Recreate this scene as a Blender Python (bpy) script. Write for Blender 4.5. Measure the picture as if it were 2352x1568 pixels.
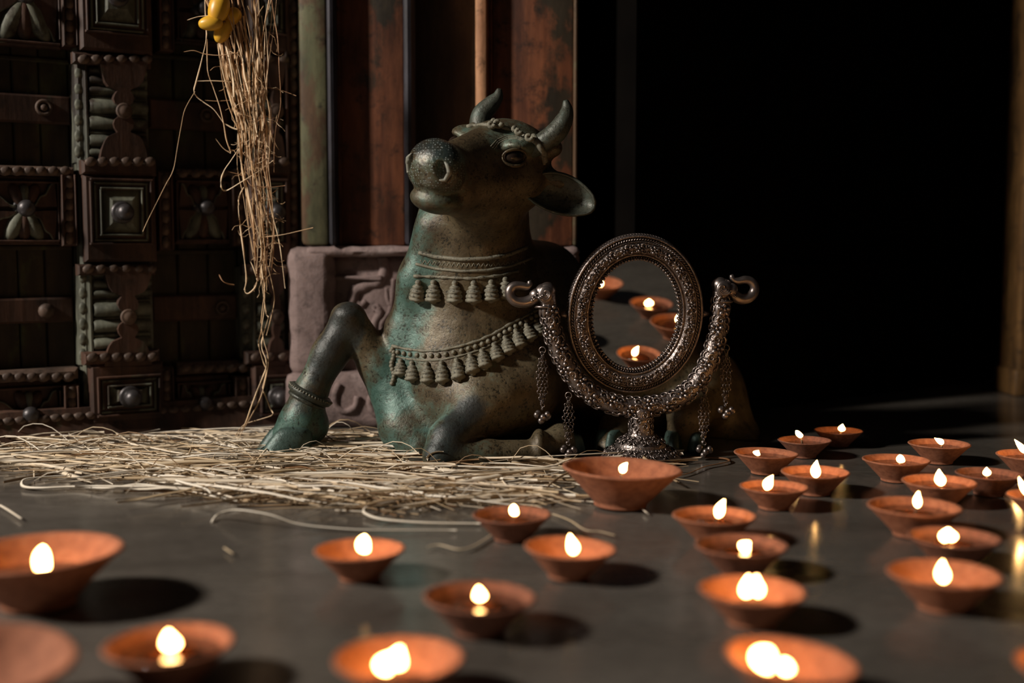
import bpy, math, random
import numpy as np
from mathutils import Vector, Matrix, Quaternion, noise
from mathutils.bvhtree import BVHTree
for _o in list(bpy.data.objects): bpy.data.objects.remove(_o)
SC = bpy.context.scene
COL = SC.collection
# ---------------------------------------------------------------- camera
H = 0.285; F = 2700.0; TP = 224.0 / 2700.0; PITCH = math.atan(TP)
cd = bpy.data.cameras.new('camera'); cam = bpy.data.objects.new('camera', cd); COL.objects.link(cam)
cam.location = (0, 0, H); cam.rotation_euler = (math.pi / 2 - PITCH, 0, 0)
cd.sensor_width = 36.0; cd.lens = 36.0 * F / 2352.0; cd.clip_start = 0.02; cd.clip_end = 60
cd.dof.use_dof = True; cd.dof.focus_distance = 1.52; cd.dof.aperture_fstop = 2.3
SC.camera = cam
# ---------------------------------------------------------------- light
w = bpy.data.worlds.new('world'); SC.world = w; w.use_nodes = True
w.node_tree.nodes['Background'].inputs[0].default_value = (0.75, 0.85, 1.0, 1)
w.node_tree.nodes['Background'].inputs[1].default_value = 0.010
ld = bpy.data.lights.new('window_light', 'AREA'); ld.shape = 'RECTANGLE'; ld.size = 0.22; ld.size_y = 0.30
ld.energy = 130; ld.color = (1.0, 0.93, 0.84)
lo = bpy.data.objects.new('window_light', ld); COL.objects.link(lo)
lo.location = (-2.75, 0.22, 1.85)
lo.rotation_euler = (Vector((0.0, 1.45, 0.15)) - lo.location).to_track_quat('-Z', 'Y').to_euler()
SC.view_settings.view_transform = 'Standard'; SC.view_settings.look = 'None'
SC.view_settings.gamma = 1; SC.view_settings.use_curve_mapping = False
SC.view_settings.exposure = 0.0
SC.cycles.max_bounces = 8; SC.cycles.sample_clamp_indirect = 3.0
# ---------------------------------------------------------------- helpers
CP, SP = math.cos(PITCH), math.sin(PITCH)
def ray(px, py):
    a = (px - 1176.0) / F; b = (784.0 - py) / F
    return Vector((a, CP + b * SP, -SP + b * CP))
def P(px, py, Y):
    r = ray(px, py); t = Y / r.y
    return Vector((r.x * t, Y, H + r.z * t))
def G(px, py, z=0.0):
    r = ray(px, py); t = (z - H) / r.z
    return Vector((r.x * t, r.y * t, z))
def M(px, Y): return px * Y / F
rnd = random.Random(7)
class MB:
    def __init__(s): s.v = []; s.f = []
    def add(s, vs, fs):
        n = len(s.v); s.v += [tuple(v) for v in vs]; s.f += [tuple(i + n for i in f) for f in fs]; return s
    def sphere(s, c, r, nu=12, nv=8, R=None, half=False):
        r = (r, r, r) if not hasattr(r, '__len__') else r
        vs = []; c = Vector(c)
        for j in range(nv + 1):
            th = math.pi * j / nv * (0.5 if half else 1.0)
            for i in range(nu):
                ph = 2 * math.pi * i / nu
                p = Vector((r[0] * math.sin(th) * math.cos(ph), r[1] * math.sin(th) * math.sin(ph), r[2] * math.cos(th)))
                if R is not None: p = R @ p
                vs.append(c + p)
        fs = [(j * nu + i, (j + 1) * nu + i, (j + 1) * nu + (i + 1) % nu, j * nu + (i + 1) % nu) for j in range(nv) for i in range(nu)]
        return s.add(vs, fs)
    def lathe(s, c, prof, n=24, R=None, sx=1, sy=1, wob=None):
        c = Vector(c); vs = []
        for (r, z) in prof:
            for i in range(n):
                a = 2 * math.pi * i / n
                k = wob(a, r, z) if wob else 1.0
                p = Vector((r * k * math.cos(a) * sx, r * k * math.sin(a) * sy, z))
                if R is not None: p = R @ p
                vs.append(c + p)
        m = len(prof)
        fs = [(j * n + i, j * n + (i + 1) % n, (j + 1) * n + (i + 1) % n, (j + 1) * n + i) for j in range(m - 1) for i in range(n)]
        fs.append(tuple(range(n - 1, -1, -1))); fs.append(tuple((m - 1) * n + i for i in range(n)))
        return s.add(vs, fs)
    def tube(s, pts, rad, n=8, cap=True, flat=1.0):
        pts = [Vector(p) for p in pts]; m = len(pts)
        rad = [rad] * m if not hasattr(rad, '__len__') else rad
        up = None; vs = []
        for j in range(m):
            t = (pts[min(j + 1, m - 1)] - pts[max(j - 1, 0)])
            if t.length < 1e-9: t = Vector((0, 0, 1))
            t.normalize()
            if up is None:
                up = t.orthogonal().normalized()
            up = (up - t * up.dot(t))
            if up.length < 1e-6: up = t.orthogonal()
            up.normalize(); b = t.cross(up)
            for i in range(n):
                a = 2 * math.pi * i / n
                vs.append(pts[j] + (up * math.cos(a) + b * math.sin(a) * flat) * rad[j])
        fs = [(j * n + i, j * n + (i + 1) % n, (j + 1) * n + (i + 1) % n, (j + 1) * n + i) for j in range(m - 1) for i in range(n)]
        if cap: fs += [tuple(range(n - 1, -1, -1)), tuple((m - 1) * n + i for i in range(n))]
        return s.add(vs, fs)
    def torus(s, c, R1, r, ax, n=16, k=6, sc=(1, 1)):
        c = Vector(c); ax = Vector(ax).normalized(); e1 = ax.orthogonal().normalized(); e2 = ax.cross(e1); vs = []
        for i in range(n):
            a = 2 * math.pi * i / n; d = e1 * math.cos(a) * sc[0] + e2 * math.sin(a) * sc[1]
            for j in range(k):
                b = 2 * math.pi * j / k
                vs.append(c + d * (R1 + r * math.cos(b)) + ax * r * math.sin(b))
        fs = [(i * k + j, ((i + 1) % n) * k + j, ((i + 1) % n) * k + (j + 1) % k, i * k + (j + 1) % k) for i in range(n) for j in range(k)]
        return s.add(vs, fs)
    def box(s, pts8):
        return s.add(pts8, [(0, 3, 2, 1), (4, 5, 6, 7), (0, 1, 5, 4), (1, 2, 6, 5), (2, 3, 7, 6), (3, 0, 4, 7)])
    def abox(s, a, b, ch=0.0):
        x0, y0, z0 = a; x1, y1, z1 = b
        if ch <= 0:
            return s.box([(x0, y0, z0), (x1, y0, z0), (x1, y1, z0), (x0, y1, z0), (x0, y0, z1), (x1, y0, z1), (x1, y1, z1), (x0, y1, z1)])
        import bmesh
        bm = bmesh.new(); bmesh.ops.create_cube(bm, size=1)
        for v in bm.verts: v.co = Vector((x0 + (v.co.x + .5) * (x1 - x0), y0 + (v.co.y + .5) * (y1 - y0), z0 + (v.co.z + .5) * (z1 - z0)))
        bmesh.ops.bevel(bm, geom=list(bm.edges), offset=ch, segments=2, affect='EDGES', profile=0.5)
        bm.verts.index_update(); s.add([v.co.copy() for v in bm.verts], [[v.index for v in f.verts] for f in bm.faces]); bm.free(); return s
def root_off(p):
    o = Vector((0, 0, 0))
    while p is not None: o += p.location; p = p.parent
    return o
def obj(name, mb, mat, parent=None, smooth=True, kind=None, label=None, cat=None, group=None, angle=None):
    off = root_off(parent)
    me = bpy.data.meshes.new(name)
    me.from_pydata([(v[0] - off.x, v[1] - off.y, v[2] - off.z) for v in mb.v], [], mb.f)
    me.materials.append(mat)
    me.polygons.foreach_set('use_smooth', [smooth] * len(me.polygons))
    if smooth and angle is not None: me.set_sharp_from_angle(angle=angle)
    me.update()
    o = bpy.data.objects.new(name, me); COL.objects.link(o); o.parent = parent
    tag(o, label, cat, group, kind); return o
def tag(o, label=None, cat=None, group=None, kind=None):
    if label: o['label'] = label
    if cat: o['category'] = cat
    if group: o['group'] = group
    if kind: o['kind'] = kind
    return o
def empty(name, loc, label=None, cat=None, group=None, kind=None):
    o = bpy.data.objects.new(name, None); COL.objects.link(o); o.location = loc; o.empty_display_size = 0.02
    return tag(o, label, cat, group, kind)
def share(o, name, parent, loc, rot=None, scale=1.0):
    c = o.copy(); COL.objects.link(c); c.parent = parent
    c.location = Vector(loc) - root_off(parent)
    if rot is not None: c.rotation_mode = 'QUATERNION'; c.rotation_quaternion = rot
    c.scale = (scale,) * 3 if not hasattr(scale, '__len__') else scale
    return c
def frame_rot(x, z):
    """rotation whose local z is z and local x close to x"""
    z = Vector(z).normalized(); x = Vector(x); x = (x - z * x.dot(z)).normalized(); y = z.cross(x)
    return Matrix((x, y, z)).transposed()
# ---------------------------------------------------------------- materials
def mk(name):
    m = bpy.data.materials.new(name); m.use_nodes = True; nt = m.node_tree
    return m, nt, nt.nodes['Principled BSDF']
def nd(nt, typ, **k):
    n = nt.nodes.new(typ)
    for a, b in k.items():
        if a.startswith('i_'): n.inputs[a[2:].replace('_', ' ')].default_value = b
        elif a.startswith('n_'): n.inputs[int(a[2:])].default_value = b
        else: setattr(n, a, b)
    return n
def coord(nt, scale=(1, 1, 1), kind='Object'):
    t = nd(nt, 'ShaderNodeTexCoord'); mp = nd(nt, 'ShaderNodeMapping'); mp.inputs['Scale'].default_value = scale
    nt.links.new(t.outputs[kind], mp.inputs[0]); return mp.outputs[0]
def noi(nt, vec, scale, detail=4, rough=.55, dist=0.0):
    n = nd(nt, 'ShaderNodeTexNoise', i_Scale=scale, i_Detail=detail, i_Roughness=rough, i_Distortion=dist)
    nt.links.new(vec, n.inputs['Vector']); return n.outputs[0]
def ramp(nt, fac, stops, interp='LINEAR'):
    r = nd(nt, 'ShaderNodeValToRGB'); r.color_ramp.interpolation = interp; e = r.color_ramp.elements
    while len(e) < len(stops): e.new(0.5)
    for q, (p, c) in zip(e, stops):
        q.position = p; q.color = (c if hasattr(c, '__len__') else (c, c, c)) + (() if hasattr(c, '__len__') and len(c) == 4 else (1,))
    nt.links.new(fac, r.inputs[0]); return r.outputs[0]
def mix(nt, fac, a, b, mode='MIX'):
    n = nd(nt, 'ShaderNodeMix', data_type='RGBA', blend_type=mode)
    for k, x in ((0, fac), (6, a), (7, b)):
        if hasattr(x, 'is_linked') or isinstance(x, bpy.types.NodeSocket): nt.links.new(x, n.inputs[k])
        else: n.inputs[k].default_value = x if k == 0 else tuple(x) + (1,)
    return n.outputs[2]
def mth(nt, op, a, b=None):
    n = nd(nt, 'ShaderNodeMath', operation=op)
    for k, x in ((0, a), (1, b)):
        if x is None: continue
        if isinstance(x, bpy.types.NodeSocket): nt.links.new(x, n.inputs[k])
        else: n.inputs[k].default_value = x
    return n.outputs[0]
def bump(nt, bs, h, strength, dist):
    b = nd(nt, 'ShaderNodeBump'); b.inputs['Strength'].default_value = strength; b.inputs['Distance'].default_value = dist
    nt.links.new(h, b.inputs['Height'])
    if bs.inputs['Normal'].is_linked: nt.links.new(bs.inputs['Normal'].links[0].from_socket, b.inputs['Normal'])
    nt.links.new(b.outputs[0], bs.inputs['Normal'])
def simple(name, c1, c2, scale=20, rough=.6, metal=0.0, bs_=(.4, .001), stretch=(1, 1, 1), spec=.5, detail=5):
    m, nt, b = mk(name); v = coord(nt, stretch); n = noi(nt, v, scale, detail)
    nt.links.new(ramp(nt, n, [(.3, c1), (.7, c2)]), b.inputs['Base Color'])
    b.inputs['Roughness'].default_value = rough; b.inputs['Metallic'].default_value = metal
    b.inputs['Specular IOR Level'].default_value = spec
    if bs_[0]: bump(nt, b, noi(nt, v, scale * 3, 6), bs_[0], bs_[1])
    return m
MAT = {}
def wood(name, reds, paint, pthr=.55, dark=(.012, .008, .006), rough=.62, sc=1.0, spec=.35):
    m, nt, b = mk(name); v = coord(nt, (60 * sc, 60 * sc, 6 * sc)); v2 = coord(nt, (9, 9, 5)); v3 = coord(nt, (1, 1, 1))
    g = noi(nt, v, 1.0, 6, .6); c = ramp(nt, g, [(.3, reds[0]), (.65, reds[1])])
    pm = ramp(nt, noi(nt, v2, 1.0, 7, .65), [(pthr, 0.0), (pthr + .06, 1.0)])
    c = mix(nt, pm, c, mix(nt, g, paint, tuple(x * .55 for x in paint)))
    dm = ramp(nt, noi(nt, v3, 30, 6, .7), [(.28, 1.0), (.45, 0.0)])
    big = ramp(nt, noi(nt, coord(nt, (9, 9, 3.2)), 1.0, 7, .7), [(.34, .25), (.62, 1.15)])
    c = mix(nt, 1.0, c, big, 'MULTIPLY')
    c = mix(nt, dm, c, dark)
    nt.links.new(c, b.inputs['Base Color']); b.inputs['Roughness'].default_value = rough
    b.inputs['Specular IOR Level'].default_value = spec
    bump(nt, b, g, .5, .0015); bump(nt, b, noi(nt, v3, 220, 4), .25, .0006)
    return m
MAT['door'] = wood('carved_dark_wood', ((.045, .022, .014), (.10, .048, .030)), (.085, .095, .055), .60)
MAT['door_green'] = wood('carved_green_wood', ((.10, .10, .07), (.19, .19, .14)), (.06, .04, .025), .52)
MAT['door_panel'] = wood('panel_wood', ((.028, .020, .010), (.060, .040, .018)), (.085, .088, .030), .52)
MAT['door_bead'] = wood('bead_wood', ((.085, .052, .036), (.15, .095, .068)), (.07, .07, .05), .62)
MAT['wood_red'] = wood('reddish_wood', ((.085, .026, .012), (.24, .080, .034)), (.05, .035, .02), .52, sc=.9)
MAT['wood_dark'] = wood('dark_brown_wood', ((.035, .022, .012), (.07, .042, .022)), (.03, .03, .02), .55)
MAT['wood_orange'] = wood('bright_orange_wood', ((.46, .20, .10), (.68, .36, .19)), (.10, .07, .05), .60)  # much brighter orange than the other pillar boards
MAT['wood_green'] = wood('green_painted_wood', ((.095, .095, .045), (.17, .16, .085)), (.15, .085, .045), .47)
MAT['wood_blue'] = wood('dark_blue_stained_wood', ((.030, .030, .040), (.07, .060, .075)), (.11, .06, .04), .58)
MAT['iron'] = simple('iron_stud', (.045, .04, .04), (.09, .08, .08), 90, .42, .6, (.4, .0008))
MAT['void'] = simple('near_black_wall', (.0022, .0018, .0016), (.0045, .0036, .0030), 6, .95, 0, (.3, .002), spec=.02)  # even near-black base colour shared by all the walls
MAT['post'] = wood('brown_post_wood', ((.08, .038, .012), (.20, .10, .03)), (.05, .03, .02), .6)
def stone_mat(name, c1, c2, c3):
    m, nt, b = mk(name); v = coord(nt)
    c = ramp(nt, noi(nt, v, 7, 8, .65), [(.32, c1), (.55, c2), (.75, c3)])
    d = ramp(nt, noi(nt, v, 45, 6, .7), [(.25, .35), (.5, 1.0)])
    nt.links.new(mix(nt, 1.0, c, d, 'MULTIPLY'), b.inputs['Base Color']); b.inputs['Roughness'].default_value = .8
    b.inputs['Specular IOR Level'].default_value = .3
    bump(nt, b, noi(nt, v, 25, 6, .7), .6, .006); bump(nt, b, noi(nt, v, 160, 5, .6), .5, .001)
    return m
MAT['stone'] = stone_mat('pink_carved_stone', (.14, .096, .088), (.25, .178, .163), (.36, .28, .26))
# floor
m, nt, b = mk('polished_stone_floor'); MAT['floor'] = m
v = coord(nt); vs_ = coord(nt, (1, 2.2, 1))
c = ramp(nt, noi(nt, vs_, 3.0, 8, .62, .6), [(.3, (.080, .067, .055)), (.52, (.128, .110, .092)), (.72, (.166, .145, .123))])
c = mix(nt, ramp(nt, noi(nt, vs_, 55, 5, .7), [(.3, .5), (.6, 0.0)]), c, (.045, .038, .032))
nt.links.new(c, b.inputs['Base Color'])
nt.links.new(ramp(nt, noi(nt, vs_, 9, 6, .6), [(.3, .13), (.7, .24)]), b.inputs['Roughness'])
b.inputs['Specular IOR Level'].default_value = .55
bump(nt, b, noi(nt, v, 14, 3, .5), .10, .0016); bump(nt, b, noi(nt, v, 320, 3, .5), .08, .0003)
# bronze with patina (attributes: pat = green patina amount, blk = dark areas on knees, shin, muzzle and right side, dots = muzzle)
def bronze(name, bias=0.0, dots=False, rough=(.30, .58), tint=None):
    m, nt, b = mk(name); v = coord(nt)
    def attr(n):
        a = nd(nt, 'ShaderNodeAttribute', attribute_name=n); return a.outputs['Fac']
    n1 = noi(nt, v, 16, 8, .68); n2 = noi(nt, v, 75, 7, .72); n3 = noi(nt, v, 300, 4, .6); n4 = noi(nt, v, 5, 5, .6)
    base = ramp(nt, n1, [(.28, (.036, .024, .013)), (.5, (.104, .076, .040)), (.72, (.185, .152, .090))])
    green = ramp(nt, n1, [(.28, (.018, .052, .040)), (.5, (.052, .112, .088)), (.75, (.155, .235, .195))])
    f = mth(nt, 'ADD', mth(nt, 'ADD', attr('pat'), mth(nt, 'MULTIPLY', mth(nt, 'SUBTRACT', n1, .5), 1.6)), bias)
    f = mth(nt, 'ADD', f, mth(nt, 'MULTIPLY', mth(nt, 'SUBTRACT', n2, .5), 1.0))
    f = ramp(nt, f, [(.30, 0.0), (.72, 1.0)])
    c = mix(nt, f, base, green)
    if tint: c = mix(nt, .6, c, tint)
    k = ramp(nt, mth(nt, 'ADD', attr('blk'), mth(nt, 'MULTIPLY', mth(nt, 'SUBTRACT', n2, .5), 1.1)), [(.42, 0.0), (.75, 1.0)])
    c = mix(nt, mth(nt, 'MULTIPLY', k, .85), c, (.022, .027, .028))
    pit = ramp(nt, mth(nt, 'MULTIPLY', mth(nt, 'ADD', n2, n3), .5), [(.38, 1.0), (.47, 0.0)])
    c = mix(nt, mth(nt, 'MULTIPLY', pit, .85), c, (.012, .012, .008))
    r = ramp(nt, mth(nt, 'ADD', mth(nt, 'MULTIPLY', n2, .6), mth(nt, 'MULTIPLY', n4, .4)), [(.3, rough[0]), (.7, rough[1])])
    if dots:
        vo = nd(nt, 'ShaderNodeTexVoronoi', i_Scale=330.0); vo.feature = 'F1'; vo.inputs['Randomness'].default_value = .55
        nt.links.new(v, vo.inputs['Vector'])
        dd = mth(nt, 'MULTIPLY', ramp(nt, vo.outputs['Distance'], [(.20, 1.0), (.30, 0.0)]), attr('dots'))
        c = mix(nt, dd, c, (.30, .34, .32))
        bump(nt, b, dd, .6, .0008)
        r = mix(nt, attr('dots'), r, (.24, .24, .24))
    nt.links.new(c, b.inputs['Base Color']); nt.links.new(r, b.inputs['Roughness'])
    b.inputs['Metallic'].default_value = .25; b.inputs['Specular IOR Level'].default_value = .55
    bump(nt, b, noi(nt, v, 34, 6, .65), .35, .004); bump(nt, b, n2, .4, .0018); bump(nt, b, n3, .25, .0007)
    return m
MAT['bronze'] = bronze('patinated_bronze', dots=True)
MAT['bronze_dk'] = bronze('dark_horn_bronze', bias=.25, tint=(.045, .065, .058))
MAT['bronze_relief'] = bronze('crusted_relief_bronze', bias=.0, rough=(.55, .75), tint=(.27, .26, .20))
MAT['eye'] = simple('dark_bronze_eye', (.010, .007, .005), (.03, .018, .012), 60, .22)
MAT['cream'] = simple('worn_pale_patina', (.20, .20, .16), (.33, .32, .26), 70, .5)
# silver
def silver(name, rough, bumps, dark=.35):
    m, nt, b = mk(name); v = coord(nt)
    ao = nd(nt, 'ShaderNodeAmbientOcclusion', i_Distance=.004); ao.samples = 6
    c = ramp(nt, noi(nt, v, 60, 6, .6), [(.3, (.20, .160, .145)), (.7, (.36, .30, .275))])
    k = ramp(nt, ao.outputs['AO'], [(.35, dark * .35), (.85, 1.0)])  # crease shade from ambient occlusion, multiplied into the silver colour
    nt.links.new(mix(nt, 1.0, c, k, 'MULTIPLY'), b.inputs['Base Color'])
    b.inputs['Metallic'].default_value = .92; b.inputs['Roughness'].default_value = rough
    if bumps:
        n = nd(nt, 'ShaderNodeTexWave', i_Scale=55.0, i_Distortion=14.0, i_Detail=2.0); n.inputs['Detail Scale'].default_value = 2.0
        nt.links.new(v, n.inputs['Vector']); bump(nt, b, n.outputs['Fac'], .22, .0014)
    bump(nt, b, noi(nt, v, 250, 3), .12, .0004)
    return m
MAT['silver'] = silver('chased_silver', .42, True); MAT['silver_plain'] = silver('smooth_tarnished_silver', .36, False, .5)
m, nt, b = mk('mirror_glass'); MAT['glass'] = m
b.inputs['Base Color'].default_value = (.80, .80, .77, 1); b.inputs['Metallic'].default_value = 1; b.inputs['Roughness'].default_value = .012
# terracotta
def clay(name, a, c_, e):
    m, nt, b = mk(name); v = coord(nt); v2 = coord(nt, (4, 4, 60))
    c = ramp(nt, noi(nt, v, 14, 6, .6), [(.3, a), (.55, c_), (.78, e)])
    s = ramp(nt, noi(nt, v, 140, 5, .7), [(.28, .6), (.45, 1.0)])
    nt.links.new(mix(nt, 1.0, c, s, 'MULTIPLY'), b.inputs['Base Color']); b.inputs['Roughness'].default_value = .78
    b.inputs['Specular IOR Level'].default_value = .3
    b.inputs['Subsurface Weight'].default_value = 0.0
    bump(nt, b, noi(nt, v2, 5, 4), .35, .0015); bump(nt, b, noi(nt, v, 260, 4), .3, .0005)
    return m
MAT['clay'] = clay('terracotta', (.25, .092, .048), (.38, .140, .072), (.45, .19, .105))
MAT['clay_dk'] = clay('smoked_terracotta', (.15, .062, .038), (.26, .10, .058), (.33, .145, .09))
m, nt, b = mk('lamp_oil'); MAT['oil'] = m
b.inputs['Base Color'].default_value = (.055, .015, .005, 1); b.inputs['Roughness'].default_value = .06; b.inputs['Specular IOR Level'].default_value = .6
MAT['wick'] = simple('charred_cotton_wick', (.03, .02, .015), (.25, .18, .12), 300, .9)
m, nt, b = mk('candle_flame'); MAT['flame'] = m
at = nd(nt, 'ShaderNodeAttribute', attribute_name='hot'); lw = nd(nt, 'ShaderNodeLayerWeight', i_Blend=.35)
e = ramp(nt, lw.outputs['Facing'], [(0.0, (1.0, .56, .20)), (.55, (1.0, .46, .13)), (.9, (1.0, .22, .025))])
nt.links.new(e, b.inputs['Emission Color']); b.inputs['Base Color'].default_value = (0, 0, 0, 1)
st = ramp(nt, lw.outputs['Facing'], [(0.0, 1.0), (.5, .5), (.72, .10), (.95, .02)])
nt.links.new(mth(nt, 'MULTIPLY', mth(nt, 'MULTIPLY', st, at.outputs['Fac']), 60.0), b.inputs['Emission Strength'])
b.inputs['Specular IOR Level'].default_value = 0.0
# straw
def straw_mat(name, a, c_, e, sss=.0):
    m, nt, b = mk(name); v = coord(nt); v2 = coord(nt, (1, 1, 1))
    inf = nd(nt, 'ShaderNodeAttribute', attribute_name='tone')
    c = ramp(nt, mth(nt, 'ADD', mth(nt, 'MULTIPLY', inf.outputs['Fac'], .75), mth(nt, 'MULTIPLY', noi(nt, v, 25, 4), .3)), [(.12, a), (.5, c_), (.9, e)])
    nt.links.new(c, b.inputs['Base Color']); b.inputs['Roughness'].default_value = .55; b.inputs['Specular IOR Level'].default_value = .35
    bump(nt, b, noi(nt, coord(nt, (40, 700, 700)), 1, 3), .3, .0004)
    return m
MAT['straw'] = straw_mat('dry_straw', (.20, .095, .035), (.62, .46, .28), (.92, .82, .68))
MAT['straw_hang'] = straw_mat('hanging_straw', (.20, .075, .030), (.60, .37, .19), (.90, .70, .47))
MAT['straw_brown'] = straw_mat('brown_twig', (.12, .05, .02), (.22, .10, .04), (.35, .17, .08))
m, nt, b = mk('yellow_fruit_skin'); MAT['yellow'] = m
nt.links.new(ramp(nt, noi(nt, coord(nt), 30, 4), [(.3, (.62, .30, .02)), (.7, (.80, .46, .04))]), b.inputs['Base Color']); b.inputs['Roughness'].default_value = .38
# ================================================================ setting
mb = MB().abox((-4, -1.2, -.12), (4, 4.2, 0)); obj('floor', mb, MAT['floor'], kind='structure', smooth=False)
# dark wall far back on the right, with recessed panels and a low plinth
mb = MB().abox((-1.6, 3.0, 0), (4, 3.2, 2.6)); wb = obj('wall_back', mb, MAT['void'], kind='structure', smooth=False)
A0, A1 = G(1690, 948), G(2420, 852)
dv = (A1 - A0); dv.normalize(); nv = Vector((dv.y, -dv.x, 0))
def AW(u, z, d): q = A0 + dv * u + nv * d; return (q.x, q.y, z)
def abox_on(mb, u0, u1, z0, z1, d0, d1):
    return mb.box([AW(u0, z0, d1), AW(u1, z0, d1), AW(u1, z0, d0), AW(u0, z0, d0), AW(u0, z1, d1), AW(u1, z1, d1), AW(u1, z1, d0), AW(u0, z1, d0)])
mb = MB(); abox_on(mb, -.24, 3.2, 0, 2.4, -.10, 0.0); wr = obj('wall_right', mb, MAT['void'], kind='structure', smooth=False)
for (u0, u1, z0, z1) in ((.05, .72, .30, 1.3), (.78, 1.6, .30, 1.3), (.05, .72, .05, .25), (.78, 1.6, .05, .25)):
    mb = MB(); abox_on(mb, u0, u1, z0, z1, 0, .012); obj('panel', mb, MAT['void'], wr, smooth=False)
# wooden post at the right edge
pb = G(2352, 905)
mb = MB().abox((pb.x - .027, pb.y - .03, 0), (pb.x + .06, pb.y + .06, 1.6), .006); po = obj('trim_1', mb, MAT['post'], kind='structure')
mb = MB().abox((pb.x - .033, pb.y - .036, 0), (pb.x + .066, pb.y + .066, .05), .004); obj('plinth', mb, MAT['post'], po)

# ---------------------------------------------------------------- carved door
O0 = P(0, 1018, 1.69); O0.z = 0; O1 = P(420, 1000, 1.8275); O1.z = 0
du = (O1 - O0).normalized(); dn = Vector((du.y, -du.x, 0))
door = empty('door_1', O0, kind='structure')
def D(px, py):
    r = ray(px, py); c0 = Vector((0, 0, H)); t = (O0 - c0).dot(dn) / r.dot(dn); q = c0 + r * t
    return (q - O0).dot(du), q.z
def W(u, z, d): q = O0 + du * u + dn * d; return (q.x, q.y, z)
def Dbox(x0, y0, x1, y1, d0, d1, ch=.002, mb=None):
    mb = mb or MB()
    ua, za = D(x0, (y0 + y1) / 2)[0], D((x0 + x1) / 2, y1)[1]; ub, zb = D(x1, (y0 + y1) / 2)[0], D((x0 + x1) / 2, y0)[1]
    if y1 > 1012: za = 0
    ch = min(ch, abs(ub - ua) * .3, abs(zb - za) * .3)
    vs = [W(ua, za, d0), W(ub, za, d0), W(ub, zb, d0), W(ua, zb, d0),
          W(ua, za, d1 - ch), W(ub, za, d1 - ch), W(ub, zb, d1 - ch), W(ua, zb, d1 - ch),
          W(ua + ch, za + ch, d1), W(ub - ch, za + ch, d1), W(ub - ch, zb - ch, d1), W(ua + ch, zb - ch, d1)]
    fs = [(0, 3, 2, 1)] + [(i, (i + 1) % 4, 4 + (i + 1) % 4, 4 + i) for i in range(4)] + [(4 + i, 4 + (i + 1) % 4, 8 + (i + 1) % 4, 8 + i) for i in range(4)] + [(8, 9, 10, 11)]
    return mb.add(vs, fs)
def dpart(name, x0, y0, x1, y1, d0, d1, mat='door', ch=.003, parent=None):
    return obj(name, Dbox(x0, y0, x1, y1, d0, d1, ch), MAT[mat], parent or door, smooth=False)
mb = MB().box([W(-1.6, 0, -.10), W(-.085, 0, -.10), W(-.085, 0, .02), W(-1.6, 0, .02), W(-1.6, 1.3, -.10), W(-.085, 1.3, -.10), W(-.085, 1.3, .02), W(-1.6, 1.3, .02)])
obj('trim_2', mb, MAT['door'], kind='structure', smooth=False)
RD = frame_rot(du, dn)            # local x = along the door, z = outwards, y = up (negated)
def dome_proto(rx, ry, rz, mat, name='bead', nu=10, nv=4, flute=False):
    mb = MB().sphere((0, 0, 0), (rx, ry, rz), nu, nv, half=True)
    o = obj(name, mb, MAT[mat], door); return o
def frame4(name, x0, y0, x1, y1, w, d0, d1, mat, parent=None):
    mb = MB(); Dbox(x0, y0, x1, y0 + w, d0, d1, .002, mb); Dbox(x0, y1 - w, x1, y1, d0, d1, .002, mb)
    Dbox(x0, y0 + w, x0 + w, y1 - w, d0, d1, .002, mb); Dbox(x1 - w, y0 + w, x1, y1 - w, d0, d1, .002, mb)
    return obj(name, mb, MAT[mat], parent or door, smooth=False)
def Dprism(pts, d0, d1):
    mb = MB(); q = [D(*p) for p in pts]; n = len(q)
    a = [W(u, z, d0) for u, z in q]; b2 = [W(u, z, d1) for u, z in q]
    return mb.add(a + b2, [tuple(range(n, 2 * n))] + [(i, (i + 1) % n, n + (i + 1) % n, n + i) for i in range(n)])
protos = {}
def dome(px, py, rx, ry, rz, d, mat, name='bead', parent=None, rot=0.0):
    k = (round(rx, 4), round(ry, 4), round(rz, 4), mat, name)
    u, z = D(px, py); loc = Vector(W(u, z, d))
    Rr = (RD @ Matrix.Rotation(rot, 3, 'Z')).to_quaternion()
    if k not in protos:
        o = obj(name, MB().sphere((0, 0, 0), (rx, ry, rz), 10, 4, half=True), MAT[mat]); o.parent = parent or door
        protos[k] = o; o.rotation_mode = 'QUATERNION'; o.rotation_quaternion = Rr; o.location = loc - root_off(parent or door); return o
    o = protos[k].copy(); COL.objects.link(o); o.parent = parent or door
    o.rotation_quaternion = Rr; o.location = loc - root_off(parent or door); return o
def scallops_h(x0, x1, y, d, parent=None, mat='door_bead', step=29, ry=.0060, y1=None):
    n = max(1, int(round((x1 - x0) / step)))
    for i in range(n):
        t = (i + .5) / n
        dome(x0 + (x1 - x0) * t, y + ((y1 - y) * t if y1 else 0), .0086, ry * 1.15, .0042, d, mat, 'bead', parent, .35)
def scallops_v(y0, y1, x, d, parent=None, mat='door_bead', step=33, x1=None):
    n = max(1, int(round((y1 - y0) / step)))
    for i in range(n):
        t = (i + .5) / n
        dome(x + ((x1 - x) * t if x1 else 0), y0 + (y1 - y0) * t, .0066, .0100, .0036, d, mat, 'bead', parent)
def stud(px, py, d):
    u, z = D(px, py); mb = MB()
    c0 = W(u, z, d)
    mb.lathe(c0, [(.016, 0), (.0165, .0015), (.013, .003), (.0075, .004), (.0068, .011), (.0100, .013), (.0122, .018), (.0122, .022), (.0095, .0275), (.005, .030), (.001, .0305)], 20, RD)
    return obj('stud', mb, MAT['iron'], door)
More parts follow.
